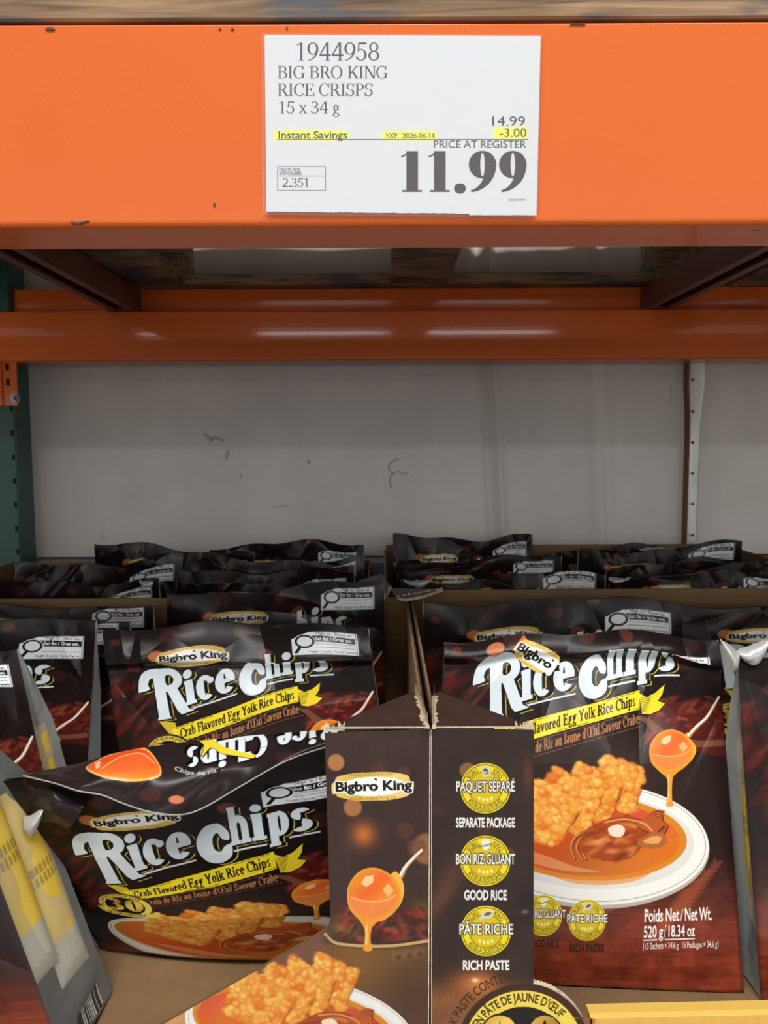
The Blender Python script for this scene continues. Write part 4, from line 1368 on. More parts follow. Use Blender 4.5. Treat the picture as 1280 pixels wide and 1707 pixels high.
def panel_left_art():
    cv = Canvas(150, 1190, 730, 1830, 1.7, (48, 34, 30))
    x, y = cv.coords()
    n = noise2(cv.h, cv.w, 90, 12, 4)
    cv.a[:] = np.array((58, 41, 37)) * (.85 + .32 * n)[..., None]
    sm = lambda a, b, v: np.clip((v - a) / (b - a), 0, 1) ** 2 * (3 - 2 * np.clip((v - a) / (b - a), 0, 1))
    # body of the pan: bronze, going to the tan table at the lower left
    m = sm(1572, 1580, y + .0003 * (x - 640) ** 2)[..., None] * .92
    pan = np.stack([96 + 34 * np.exp(-((x - 600) / 90) ** 2 - ((y - 1600) / 60) ** 2), 66 + 22 * np.exp(-((x - 600) / 90) ** 2 - ((y - 1600) / 60) ** 2), 40 + 8 * n], -1)
    cv.a[:] = cv.a * (1 - m) + pan * m
    cv.blob(690, 1660, 60, 60, (66, 46, 34), .6)
    d = (y - 1553) + (x - 541) * .574          # distance below the slanting cut
    band = (np.clip(1.9 - abs(d - 14) / 13, 0, 1) * sm(560, 530, x))[..., None]
    tan = np.stack([116 + 110 * sm(470, 270, x), 78 + 82 * sm(470, 270, x), 64 + 42 * sm(470, 270, x)], -1)
    cv.a[:] = cv.a * (1 - .9 * band) + tan * .9 * band
    m = (sm(455, 290, x) * sm(10, 60, d))[..., None] * .55
    cv.a[:] = cv.a * (1 - m) + np.array((196, 132, 84)) * m
    for a, b, r, c, al in ((560, 1271, 14, (178, 120, 74), .95), (588, 1346, 15, (180, 118, 70), .85), (606, 1391, 24, (190, 90, 36), 0), (672, 1290, 12, (110, 60, 46), .5), (712, 1415, 26, (168, 108, 66), .75), (694, 1413, 16, (104, 62, 48), .6), (632, 1282, 12, (96, 50, 42), .6), (555, 1330, 10, (80, 44, 40), .5), (676, 1384, 14, (104, 54, 36), .5)):
        if al:
            cv.blob(a, b, r, r, c, al, .12)
    cv.blob(606, 1391, 22, 22, (214, 112, 44), .85)
    cv.blob(640, 1520, 120, 26, (84, 34, 28), .7)
    cv.blob(575, 1545, 26, 20, (150, 130, 60), .6)
    cv.blob(704, 1510, 20, 12, (70, 96, 40), .6)
    draw_spices(cv, 566, 1512, 716, 1566, ident, 31, 120)
    rim = spline([(541, 1556), (560, 1572), (610, 1577), (660, 1576), (716, 1568)], 10, False)
    cv.fill(stroke(rim, 5), (196, 158, 104))
    cv.fill(stroke(rim + np.array([0, 4]), 3), (86, 60, 36), .7)
    for k in range(3):
        cv.blob(662 + k * 18, 1594 - k * 3, 9, 8, (132, 100, 66), .7, .5)
        cv.blob(664 + k * 18, 1596 - k * 3, 5, 5, (70, 48, 32), .7, .5)

    def MP(X, Y):
        X, Y = np.asarray(X, float), np.asarray(Y, float)
        return 600 + .93 * (X - 1083), 1626 + .93 * (Y - 1325) + .04 * (X - 1083)
    draw_plate(cv, MP, 2)
    draw_spoon(cv, 624, 1492, 45, [(668, 1462), (676, 1446), (690, 1430), (704, 1416)], (613, 1586))
    draw_logo(cv, 553, 690, 1311, ident, -.03)
    return cv


def panel_right_art():
    cv = Canvas(700, 1190, 1620, 1830, 1.7, (48, 36, 32))
    x, y = cv.coords()
    n = noise2(cv.h, cv.w, 90, 22, 4)
    cv.a[:] = np.array((52, 38, 34)) * (.85 + .32 * n)[..., None]
    sm = lambda a, b, v: np.clip((v - a) / (b - a), 0, 1) ** 2 * (3 - 2 * np.clip((v - a) / (b - a), 0, 1))
    m = sm(1625, 1670, y)[..., None] * .9
    wood = np.stack([120 + 50 * n, 76 + 34 * n, 46 + 20 * n], -1)
    cv.a[:] = cv.a * (1 - m) + wood * m
    cv.blob(745, 1470, 20, 60, (90, 58, 42), .7, None, .5)
    cv.blob(735, 1500, 14, 50, (104, 66, 46), .6, None, .7)
    cv.blob(880, 1290, 8, 30, (110, 58, 38), .7)
    cv.blob(880, 1505, 20, 26, (36, 30, 30), .8)
    cv.blob(875, 1520, 6, 4, (150, 130, 110), .7)
    cv.blob(790, 1640, 50, 26, (176, 92, 42), .85)
    cv.blob(800, 1640, 26, 16, (206, 130, 66), .8)
    cv.blob(792, 1634, 6, 4, (250, 226, 180), .9)
    for a, b, r, c, al in ((779, 1284, 13, (150, 104, 66), .85), (806, 1382, 11, (96, 54, 40), .5), (846, 1424, 12, (120, 84, 60), .5), (730, 1350, 10, (80, 46, 40), .5)):
        cv.blob(a, b, r, r, c, al, .12)
    draw_seal(cv, 809, 1314, 42, 'PAQUET SÉPARÉ', 'SEPARATE PACKAGE', False, ident, 0)
    draw_seal(cv, 809, 1435, 42, 'BON RIZ GLUANT', 'GOOD RICE', False, ident, 1)
    draw_seal(cv, 810, 1552, 42, 'PÂTE RICHE', 'RICH PASTE', False, ident, 2)
    cv.fill(arc_text('EGG YOLK PASTE CONTENT', sans(.01), 872, 1752, 119, 190, 95, 15), (62, 38, 26))
    draw_badge(cv, 872, 1752, 112, ident, False)
    # the low front to the right of the badge
    m = (sm(984, 996, x))[..., None]
    yel = np.stack([226 + 0 * x, 178 - 30 * sm(1692, 1760, y), 84 - 20 * sm(1692, 1760, y)], -1)
    cv.a[:] = cv.a * (1 - m) + yel * m
    cv.fill(stroke([(984, 1696.5), (1620, 1683)], 1.6), (250, 236, 190))
    return cv


def row_panel(px_rows, left, right, nu, Y, art, shear=None):
    """a flat printed sheet in the plane at distance Y whose outline is given row by row in the photo"""
    q = np.empty((len(px_rows), nu, 2))
    for i, y in enumerate(px_rows):
        q[i, :, 0] = np.linspace(left[i], right[i], nu)
        q[i, :, 1] = y
    if shear:
        q[..., 1] += (np.interp(q[..., 0], shear[0], shear[1]) - px_rows[0]) * np.clip(1 - (q[..., 1] - px_rows[0]) / 120, 0, 1)
    P = at(q[..., 0], q[..., 1], np.full(q.shape[:2], Y))
    return P[::-1], art.sample(q[..., 0], q[..., 1])[::-1]


def px_of(p):
    d = (np.asarray(p, float) - np.array([0, 0, EYE])) @ RN
    return 640 - d[0] / d[2] * F_PX, 853.5 + d[1] / d[2] * F_PX


def carton_walls(parent, x0, x1, y0, y1, zt, front=None, rear_low=0.0):
    """floor and walls of an open carton: printed outside, plain board inside"""
    t = N_IN
    mb = MB()
    mb.box((x0, y0, ZF), (x1, y1, ZF + .004), 1)
    mb.box((x0, y0, ZF + .0045), (x0 + .0015, y1, zt), 0).box((x0 + .0016, y0, ZF + .0045), (x0 + t, y1, zt - .0005), 1)
    mb.box((x1 - .0015, y0, ZF + .0045), (x1, y1, zt), 0).box((x1 - t, y0, ZF + .0045), (x1 - .0016, y1, zt - .0005), 1)
    mb.box((x0 + t, y1 - .0015, ZF + .0045), (x1 - t, y1, zt - rear_low), 0).box((x0 + t, y1 - t, ZF + .0045), (x1 - t, y1 - .0016, zt - rear_low), 1)
    if front:
        mb.box((x0 + t, y0, ZF + .0045), (x1 - t, y0 + .0015, front), 0).box((x0 + t, y0 + .0016, ZF + .0045), (x1 - t, y0 + t, front), 1)
    return mb.build('tray_body', [M_BOXDARK, M_KRAFT], parent)


def fringe(P, Q, w, seed, n=40, up=(0, 0, 1)):
    """ragged torn edge of board between two points"""
    r = np.random.default_rng(seed)
    P, Q, up = np.asarray(P, float), np.asarray(Q, float), np.asarray(up, float)
    ts = np.linspace(0, 1, n)
    a = [P + (Q - P) * t for t in ts]
    b = [p + up * w * r.uniform(.3, 1.2) for p in a]
    d = np.array([0, .0022, 0])
    rows = [a, b, [p + d for p in b], [p + d for p in a]]
    v = [p for row in rows for p in row]
    f = []
    for k in range(4):
        for i in range(n - 1):
            f.append((k * n + i, k * n + i + 1, ((k + 1) % 4) * n + i + 1, ((k + 1) % 4) * n + i))
    return v, f


# --- front left carton
XSL = at(714.5, 1400, Y_BOX)[0]        # its right side
XSR = at(720.5, 1400, Y_BOX)[0]        # left side of its neighbour
YL, YR = 1.10, 1.155
cl = thing('display_carton', 'brown printed display carton with a spoonful of orange sauce on its front corner', 'carton', ((XSL - .7) / 2, .85, ZF), 'open display cartons')
carton_walls(cl, XSL - .70, XSL, Y_BOX + .004, YL, ZC, None)
y_bot = px_of((0, Y_BOX, ZF))[1]
rows = np.linspace(1219, y_bot, 640)
art = panel_left_art()
lft = np.where(rows < 1551, np.interp(rows, [1219, 1551], [541, 551]), np.maximum(541 - (rows - 1553) / .574, 80.0))
lft = np.where((rows >= 1540) & (rows < 1553), np.interp(rows, [1540, 1553], [550, 541]), lft)
P, c = row_panel(rows, lft, np.interp(rows, [1219, 1707, 1900], [716.5, 713.5, 712.5]), 640, Y_BOX, art, ((541, 716), (1221.5, 1215.5)))
o = grid_mesh('front_panel', P, [M_BOXPRINT, M_KRAFT], cl, c, smooth=False)
P2 = P[::8, ::20] + np.array([0, .0035, 0])
grid_mesh('panel_liner', P2, M_KRAFT, cl, None, smooth=False, flip=True)
lip = [P[-1, 0], P[-1, -1]]
# the low front that carries on to the left
xa, za = at(80, rows[np.argmax(lft <= 80.01)], Y_BOX)[[0, 2]] if (lft <= 80.01).any() else at(lft[-1], rows[-1], Y_BOX)[[0, 2]]
MB().box((XSL - .70, Y_BOX, ZF), (xa, Y_BOX + .004, max(za, ZF + .012))).build('low_front', M_BOXDARK, cl)
# triangle left of the torn-off top, its pale torn edges
tz = ZC + .0006
a, b, d, e = atz(543, 1221, tz), atz(716, 1216, tz), atz(697, 1172, tz), atz(688, 1155, tz)
a[1] = b[1] = Y_BOX
mb = MB().slab([a, b, d, e], (0, 0, .0012), 0, 1)
v, f = fringe(b + np.array([-.001, .001, .002]), e + np.array([.002, 0, .001]), .008, 4)
mb.add(v, f, 1)
v, f = fringe(a + np.array([-.001, 0, -.002]), a + np.array([.014, 0.001, -.002]), .006, 5, 14)
mb.add(v, f, 1)
mb.build('torn_corner_flap', [M_BOXDARK, M_TORN], cl)


def torn_strip(parent, pts, seed):
    """bare pale board where the printed face was torn away, ragged along its inner edge"""
    r = np.random.default_rng(seed)
    A0, A1, B0, B1 = (np.array(p, float) for p in pts)
    n = 26
    out, inn = [], []
    for i in range(n):
        k = i / (n - 1)
        w = r.uniform(.45, 1.1)
        o, q = A0 * (1 - k) + A1 * k, B0 * (1 - k) + B1 * k
        out.append(atz(o[0], o[1], tz + .0016))
        q = o + (q - o) * w
        inn.append(atz(q[0], q[1], tz + .0016))
    P = np.array([out, inn])
    g = grid_mesh('torn_edge', P, M_TORN, parent, None, smooth=False, solid=.0008)
    g['label'] = 'pale torn board edge'


torn_strip(cl, ((700, 1162), (716.5, 1214.5), (690, 1160), (704, 1214)), 7)

cw = MB()
p0, p1 = at(717.2, 1219, Y_BOX - .0005), at(714, y_bot, Y_BOX - .0005)
for k in range(1):
    cw.slab([p0 + np.array([-.0007, 0, 0]), p0 + np.array([.0001, 0, 0]), p1 + np.array([.0001, 0, 0]), p1 + np.array([-.0007, 0, 0])], (0, .003, 0))
cw.build('worn_corner_edge', M_TORN, cl)
# crushed flap at the rear right corner
f1 = [atz(x, y, ZC + .001) for x, y in ((598, 972), (636, 960), (653, 985), (640, 1004), (632, 1000), (612, 986))]
mb = MB().slab(f1, (0, 0, .004), 0, 1)
v, f = fringe(f1[2], f1[3], .010, 9, 16)
mb.add(v, f, 1)
mb.build('crushed_rear_flap', [M_BOXDARK, M_TORN], cl)

# --- front right carton
crt = thing('display_carton', 'brown printed display carton with three yellow seals down its front corner', 'carton', ((XSR + .7) / 2, .87, ZF), 'open display cartons')
carton_walls(crt, XSR, XSR + .70, Y_BOX + .004, YR, ZC, None)
art = panel_right_art()
rows = np.linspace(1215, y_bot, 640)
circ = 872 + np.sqrt(np.clip(112 ** 2 - (rows - 1752) ** 2, 0, None))
rgt = np.where(rows < 1641, np.interp(rows, [1215, 1641], [890, 889]), np.maximum(circ, 889))
rgt = np.where(rows > 1697, 986, rgt)
P, c = row_panel(rows, np.interp(rows, [1215, 1707, 1900], [719, 719, 718]), rgt, 500, Y_BOX, art, ((719, 889), (1214, 1216.5)))
grid_mesh('front_panel', P, [M_BOXPRINT, M_KRAFT], crt, c, smooth=False)
grid_mesh('panel_liner', P[::8, ::20] + np.array([0, .0035, 0]), M_KRAFT, crt, None, smooth=False, flip=True)
# low front with its folded yellow rim
cols = np.linspace(984, 1560, 260)
top = np.interp(cols, [984, 1560], [1697, 1684.5])
q = np.empty((120, 260, 2))
q[..., 0] = cols[None]
q[..., 1] = top[None] + np.linspace(0, 1, 120)[:, None] * (y_bot - top)[None]
P = at(q[..., 0], q[..., 1], np.full(q.shape[:2], Y_BOX))
grid_mesh('low_front', P[::-1], M_BOXPRINT, crt, art.sample(q[..., 0], q[..., 1])[::-1], smooth=False)
rim_f, rim_b = P[0], []
zr = P[0][:, 2].mean()
rb = atz(cols, np.interp(cols, [984, 1560], [1691, 1662]) - 6, np.full(260, zr))
rb[:, 1] = np.clip(rb[:, 1], Y_BOX + .014, Y_BOX + .02)
rim = np.stack([P[0], P[0] + np.array([0, .004, .0012]), rb * [1, 1, 0] + np.stack([0 * cols, 0 * cols, P[0][:, 2] + .0012], 1), rb * [1, 1, 0] + np.stack([0 * cols, 0 * cols, P[0][:, 2] - .03], 1)], 0)
rim[2:, :, 0] = P[0][None, :, 0]
M_RIM = mat('yellow_printed_rim', (232, 190, 92), rough=.45, spec=.35)
grid_mesh('folded_rim', rim, M_RIM, crt, None, smooth=False)
a, b, d, e = atz(889, 1217, tz), atz(720, 1216, tz), atz(722, 1158, tz), atz(734, 1156, tz)
a[1] = b[1] = Y_BOX
mb = MB().slab([b, a, e, d], (0, 0, .0012), 0, 1)
v, f = fringe(b + np.array([.001, .001, .002]), d + np.array([.001, 0, .001]), .008, 14)
mb.add(v, f, 1)
v, f = fringe(a + np.array([-.013, 0.001, -.003]), a + np.array([.001, 0, -.003]), .007, 15, 14)
mb.add(v, f, 1)
mb.build('torn_corner_flap', [M_BOXDARK, M_TORN], crt)
torn_strip(crt, ((720.5, 1160), (720, 1213.5), (730, 1159), (731, 1213)), 8)
mb = MB()
bt = at(np.linspace(884, 975, 40), 1752 - np.sqrt(np.clip(113 ** 2 - (np.linspace(884, 975, 40) - 872) ** 2, 0, None)), np.full(40, Y_BOX))
r_ = np.random.default_rng(3)
for i in range(39):
    w = np.array([0, .004, 0]), np.array([0, 0, .0006 + .0016 * r_.random() * (1 - i / 39)])
    mb.add([bt[i], bt[i + 1], bt[i + 1] + w[0] + w[1], bt[i] + w[0] + w[1]], [(0, 1, 2, 3)], 1)
mb.build('torn_badge_edge', [M_BOXDARK, M_TORN], crt)
f1 = [atz(x, y, ZC + .001) for x, y in ((652, 985), (738, 986), (706, 997), (676, 1003), (662, 1000))]
mb = MB().slab(f1, (0, 0, .004), 0, 1)
v, f = fringe(f1[4], f1[1], .006, 19, 40)
mb.add(v, f, 1)
mb.build('crushed_rear_flap', [M_BOXDARK, M_TORN], crt)
p0, p1 = at(718.4, 1217, Y_BOX - .0005), at(718.6, y_bot, Y_BOX - .0005)
MB().slab([p0, p0 + np.array([.0006, 0, 0]), p1 + np.array([.0006, 0, 0]), p1], (0, .003, 0)).build('worn_corner_edge', M_TORN, crt)

# --- the cartons behind
for nm, x0, x1, y0, y1 in (('open carton of bags at the back of the shelf beside the green upright', -.80, -.028, YL + .012, 1.655), ('open carton of bags at the back of the shelf before the zinc strip', .0, .78, YR + .012, 1.69)):
    t = thing('shipping_carton', nm, 'carton', ((x0 + x1) / 2, (y0 + y1) / 2, ZF), 'cartons at the back')
    low = .03 if x0 < -.5 else .012
    carton_walls(t, x0, x1, y0, y1, ZC - low, ZC - low, -.010 if low < .02 else 0.0)

# shelf deck that carries the cartons, on the lower rack beams
dm = MB()
for k in range(8):
    y = .56 + k * .145
    dm.box((-1.4, y, ZF - .0225), (1.4, y + .14, ZF - .0005), 0, .002)
struct(dm.build('floor_shelf', M_WOOD))
# ------------------------------------------------------------------ bags of rice crisps


def sst(a, b, x):
    t = np.clip((x - a) / (b - a), 0, 1)
    return t * t * (3 - 2 * t)


def creases(u, s, seed, n, amp, top=.68):
    """sharp little folds of the film, more of them near the top seal"""
    r = np.random.default_rng(seed)
    d = np.zeros_like(u)
    for _ in range(n):
        cu, cs = r.uniform(.02, .98), (r.uniform(top, 1.0) if r.random() < .85 else r.uniform(.05, 1.0))
        a = r.uniform(0, PI) if r.random() < .6 else r.normal(PI / 2, .4)
        ln, w = r.uniform(.08, .32), r.uniform(.018, .075)
        x, y = (u - cu) * math.cos(a) + (s - cs) * math.sin(a), -(u - cu) * math.sin(a) + (s - cs) * math.cos(a)
        d += (.4 if cs < .66 else 1.0) * r.choice([-1, 1]) * r.uniform(.4, 1) * np.exp(-np.abs(y) / w) * np.exp(-(x / ln) ** 2)
    return d * amp


def make_bag(label, TL, TR, BL, BR, D=.07, res=(160, 200), lod=1, bulge=.018, seed=1, t_top=0.0, t_bot=1.42, fold=None, amp=.0035, ncr=16, topwave=.008,
             edge_wave=.006, group='bags of rice crisps', sides=(True, True), u_shift=0.0, film_k=.5, top_d=.004, pleat_k=.30, dprof=(1, .96, .6, .06, 0), tmap=None, paint=None, tshift=None):
    """a flat bottomed bag: printed front film, dark back film, frosted side gussets.
    TL.. are the corners of the front film; fold=(s, hidden, push) tucks a band of the print away along a crease at height s"""
    TL, TR, BL, BR = (np.asarray(p, float) for p in (TL, TR, BL, BR))
    base = (BL + BR) / 2
    t = thing('snack_bag', label, 'bag of snacks', (base[0], base[1] + D / 2, base[2]), group)
    nrm = np.cross(BR - BL, TL - BL)
    nrm /= np.linalg.norm(nrm)
    if nrm[1] > 0:
        nrm = -nrm
    up = ((TL - BL) + (TR - BR)) / 2
    up /= np.linalg.norm(up)

    def front(u, s):
        P = (BL * (1 - u)[..., None] + BR * u[..., None]) * (1 - s)[..., None] + (TL * (1 - u)[..., None] + TR * u[..., None]) * s[..., None]
        prof = np.interp(s, [0, .06, .3, .6, .85, 1], [.35, .75, 1, .75, .22, 0])
        off = bulge * prof * np.clip(np.sin(PI * np.clip(u, 0, 1)), 0, 1) ** .7
        r = np.random.default_rng(seed + 50)
        ph = r.uniform(0, 6, 4)
        ed = np.clip(np.minimum(u, 1 - u) / .05, 0, 1)
        off = off + creases(u, s, seed, ncr, amp) * (.25 + .75 * ed) * sst(0, .08, s)
        off = off + topwave * sst(.72, 1, s) * (np.sin(u * 7 + ph[0]) + .6 * np.sin(u * 13 + ph[1]))
        P = P + nrm * off[..., None]
        dz = edge_wave * sst(.8, 1, s) * (np.sin(u * 6 + ph[2]) + .5 * np.sin(u * 15 + ph[3]))
        if fold is not None:
            f0 = fold[0](u) if callable(fold[0]) else fold[0]
            push = fold[2](u) if callable(fold[2]) else fold[2]
            d = s - f0
            ridge = np.where(d >= 0, np.exp(-(d / .075) ** 2), np.exp(-(d / .012) ** 2))
            P = P + nrm * (push * ridge)[..., None]
        P = P + up * dz[..., None]
        P[..., 2] = np.maximum(P[..., 2], ZF + .0045)
        return P

    nu, nv = res
    s, u = np.meshgrid(np.linspace(0, 1, nv), np.linspace(0, 1, nu), indexing='ij')
    P = front(u, s)
    if fold is not None:
        f0 = fold[0](u) if callable(fold[0]) else fold[0] + 0 * u
        hid = fold[1](u) if callable(fold[1]) else fold[1] + 0 * u
        tot = (t_bot - t_top) - hid
        tt = t_bot - s * tot - np.where(s > f0, hid, 0)
    else:
        tt = t_bot + (t_top - t_bot) * s
    if tshift:
        tt = tt - tshift(u) * (s > f0)
    if tmap:
        tt = np.interp(s, [a for a, b in tmap], [b for a, b in tmap])
    col = ART.sample(np.clip(u + u_shift, 0, 1) * AW, tt * AW, lod)
    if paint:
        col = paint(u, s, col)
    # plain sealed margin along the side edges
    m = (np.clip(1 - np.minimum(u, 1 - u) / .012, 0, 1) * .5)[..., None]
    col = col * (1 - m) + np.array((30, 22, 22)) * m
    grid_mesh('front_panel', P, M_FILM, t, col)
    # depth of the bag at each height
    dep = lambda s_: top_d + (D - top_d) * np.interp(s_, [0, .35, .7, .93, 1], dprof)
    sb, ub = np.meshgrid(np.linspace(0, 1, 60), np.linspace(0, 1, 48), indexing='ij')
    B0 = front(ub, sb)
    away = np.array([nrm[0] * -1, abs(nrm[1]), 0])
    away /= np.linalg.norm(away)
    ebl = (.10 * D * np.sin(PI * ub) * np.interp(sb, [0, .4, 1], [.2, 1, 0]))
    Bk = B0 * 1.0
    flat = (BL * (1 - ub)[..., None] + BR * ub[..., None]) * (1 - sb)[..., None] + (TL * (1 - ub)[..., None] + TR * ub[..., None]) * sb[..., None]
    w = sst(.78, .98, sb)[..., None]
    Bk = flat * (1 - w) + B0 * w + away * (dep(sb) + ebl)[..., None]
    Bk[..., 2] = np.maximum(Bk[..., 2], ZF + .0045)
    grid_mesh('back_panel', Bk, M_FILMBACK, t, None, flip=True)
    # bottom gusset between front and back
    ubt = np.linspace(0, 1, 48)
    fb, bb = front(ubt[None], np.zeros((1, 48)))[0], Bk[0]
    k = np.linspace(0, 1, 7)[:, None, None]
    G = fb[None] * (1 - k) + bb[None] * k
    G[..., 2] += .001
    grid_mesh('bottom_gusset', G, M_FILMBACK, t, None)
    # frosted side gussets, pleated inward along their middle
    for side in (0, 1):
        if not sides[side]:
            continue
        ns, nc = 90, 13
        ss = np.linspace(0, 1, ns)
        fe = front(np.full((1, ns), float(side)), ss[None])[0]
        be = fe * 1.0
        flat = (BL if side == 0 else BR) * (1 - ss)[:, None] + (TL if side == 0 else TR) * ss[:, None]
        w = sst(.78, .98, ss)[:, None]
        be = flat * (1 - w) + fe * w + away * dep(ss)[:, None]
        c = np.linspace(0, 1, nc)
        inward = (BR - BL) / np.linalg.norm(BR - BL) * (1 if side == 0 else -1)
        pleat = (1 - np.abs(2 * c - 1))[None] * (dep(ss) * pleat_k * np.interp(ss, [0, .15, .5, 1], [.1, .35, .8, .4]))[:, None]
        wob = .0025 * (noise2(ns, nc, 9, seed * 3 + side, 3) - .5) * np.sin(PI * c)[None]
        Gs = fe[:, None] * (1 - c)[None, :, None] + be[:, None] * c[None, :, None] + inward * (pleat + wob * 3)[..., None]
        Gs[..., 2] = np.maximum(Gs[..., 2], ZF + .0045)
        gc = np.empty((ns, nc, 3))
        gc[:] = (204, 208, 206)
        al = np.full((ns, nc), film_k)
        g = grid_mesh('side_gusset', Gs, M_SILVER, t, gc, al, flip=side == 0)
        g['label'] = 'frosted side gusset'
        # barcode label printed low on the film
        if lod == 0 and side == (1 if base[0] < 0 else 0):
            bs, bc = np.meshgrid(np.linspace(.015, .075, 4), np.linspace(.35, .8, 81), indexing='ij')

            def gp(a, b):
                i, j = np.clip(a * (ns - 1), 0, ns - 1.001), np.clip(b * (nc - 1), 0, nc - 1.001)
                ii, jj = i.astype(int), j.astype(int)
                fi, fj = (i - ii)[..., None], (j - jj)[..., None]
                return (Gs[ii, jj] * (1 - fj) + Gs[ii, jj + 1] * fj) * (1 - fi) + (Gs[ii + 1, jj] * (1 - fj) + Gs[ii + 1, jj + 1] * fj) * fi
            bars = np.repeat(np.random.default_rng(4).integers(0, 2, 41), 2)[:81]
            cc = np.where(bars[None, :, None] > 0, np.array((60, 60, 62)), np.array((190, 192, 190))) * np.ones((4, 81, 1))
            grid_mesh('barcode', gp(bs, bc) - inward * .0012, M_PAPER, t, cc, smooth=False, flip=side == 0)
    return t


Q = lambda x, y, Y: at(x, y, Y)
G = lambda x, y: atz(x, y, ZF + .005)


def front_bottom(p_top, drop_to, Yb):
    """point on the carton floor straight below a top corner, at distance Yb"""
    return np.array([p_top[0] * drop_to, Yb, ZF + .005])


def standing(label, x0, x1, y0, y1, Yt, Yb, fat=1.0, **kw):
    """a bag by its two top corners in the photo; it stands on the carton floor at distance Yb"""
    TL, TR = Q(x0, y0, Yt), Q(x1, y1, Yt)
    mid = (TL[0] + TR[0]) / 2
    hw = (TR[0] - TL[0]) / 2 * fat
    sh = kw.pop('shift', 0.0)
    return make_bag(label, TL, TR, np.array([mid - hw + sh, Yb, ZF + .005]), np.array([mid + hw + sh, Yb, ZF + .005]), **kw)


# ---------------- right carton
def tilted_plate(u, s, col):
    """the crease carries the name plate and a dot of light aslant over the lettering"""
    x, y = 745 + 457 * u, 1062 + 590 * (1 - s)
    dx, dy = x - 917, y - 1116
    c, q = math.cos(math.radians(33)), math.sin(math.radians(33))
    a, b = dx * c + dy * q, -dx * q + dy * c
    m = (np.clip(24 - abs(b), 0, 1) * np.clip(64 - abs(a), 0, 1) * np.clip(938 - x, 0, 1) * np.clip(1136 - y - (x - 880) * .12, 0, 1))
    name = ART.sample(.33 * AW + a * 1.0, .215 * AW + b * 1.0, 0)
    keep = (name.sum(-1) > 250) | (abs(b) < 15) & (abs(a) < 60)
    m = (m * keep)[..., None]
    col = col * (1 - m) + name * m
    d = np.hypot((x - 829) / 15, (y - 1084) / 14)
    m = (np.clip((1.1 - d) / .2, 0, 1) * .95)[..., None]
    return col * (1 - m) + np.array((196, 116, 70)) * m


make_bag('crumpled front bag in the right carton, whole plate of rice crusts beside the yellow seals',
         Q(742, 1064, .86), Q(1196, 1061, .86), G(710, 1629), G(1240, 1655), D=.05, res=(620, 780), lod=0, seed=21, t_top=.09, bulge=.012, amp=.0026, ncr=22, topwave=.005, edge_wave=.006,
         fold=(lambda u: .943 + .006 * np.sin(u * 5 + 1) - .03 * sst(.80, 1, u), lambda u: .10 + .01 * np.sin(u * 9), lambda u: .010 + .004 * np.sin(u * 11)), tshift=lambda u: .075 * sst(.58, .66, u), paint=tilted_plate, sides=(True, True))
standing('black bag behind the crumpled one in the right carton, its round nameplate half hidden', 705, 1132, 1003, 1003, .985, .92, D=.05, res=(360, 440), lod=1, seed=33, bulge=.014, t_top=.03, edge_wave=.005, topwave=.010, amp=.004)
standing('black bag at the back right of the right carton, cut by the photo edge', 1122, 1550, 1008, 1008, 1.02, .95, D=.05, res=(300, 360), lod=1, seed=35, bulge=.016, t_top=.04, amp=.004)
R4T = Q(1226, 1092, .80)
r4 = make_bag('bag at the right edge of the right carton with its silver corner curled over', R4T, R4T + np.array([.29, 0, 0]), G(1268, 1668), G(1268, 1668) + np.array([.31, 0, 0]), D=.062, res=(300, 420), lod=1, seed=41, t_top=.12, bulge=.02, amp=.005, sides=(True, False), film_k=.6)


def curl(parent, pts, w, seed, name='curled_corner', M=None, col=None):
    """a curled strip of film: silver lobes turned outward at the top of a bag"""
    nv, nu = 14, 30
    a, b = np.asarray(pts[0], float), np.asarray(pts[1], float)
    uu, vv = np.meshgrid(np.linspace(0, 1, nu), np.linspace(0, 1, nv))
    r = np.random.default_rng(seed)
    lob = np.sin(PI * uu) ** .7
    P = a * (1 - uu)[..., None] + b * uu[..., None]
    P = P + np.array([0, -1.0, 0]) * (w * .55 * np.sin(vv * 2.4) * lob)[..., None] + np.array([0, 0, -1.0]) * (w * (vv ** 1.3) * lob)[..., None]
    P = P + (noise2(nv, nu, 7, seed, 2) - .5)[..., None] * np.array([0, .004, .004])
    g = grid_mesh(name, P, M or M_FOIL, parent, None, flip=True)
    g['label'] = 'silver curled film'
    return g


curl(r4, [Q(1199, 1062, .79), Q(1232, 1088, .79)], .026, 3)
curl(r4, [Q(1228, 1086, .79), Q(1285, 1060, .79)], .020, 5)

# ---------------- left carton
make_bag('bag in the middle of the left carton, behind the slumped bag, yellow ribbon in view',
         Q(172, 1048, .93), Q(612, 1040, .93), np.array([-.275, .815, ZF + .005]), np.array([.022, .815, ZF + .005]), D=.05, res=(520, 660), lod=0, seed=52, t_top=.055, bulge=.013, amp=.0026, ncr=22, topwave=.006, edge_wave=.005,
         fold=(lambda u: .865 + .008 * np.sin(u * 7), lambda u: .05 * sst(.35, .7, u) + .004, lambda u: .005 + .003 * np.sin(u * 9)))
standing('black bag behind the yellow ribbon bag, left carton, nameplate and health panel in view', 283, 640, 990, 972, 1.06, .98, D=.045, res=(320, 380), lod=1, seed=61, t_top=.06, bulge=.014, amp=.004, topwave=.010, edge_wave=.005)
standing('black bag just under the left cardboard rim, nameplate cut by the photo edge', -105, 258, 1010, 1012, 1.03, .98, D=.04, res=(280, 340), lod=1, seed=63, t_top=.09, bulge=.012, edge_wave=.003, topwave=.005)
standing('black bag directly behind the bag with a straight flat top edge', -200, 214, 1038, 1040, .975, .93, D=.04, res=(280, 340), lod=1, seed=65, t_top=.085, bulge=.012, edge_wave=.002, topwave=.004)
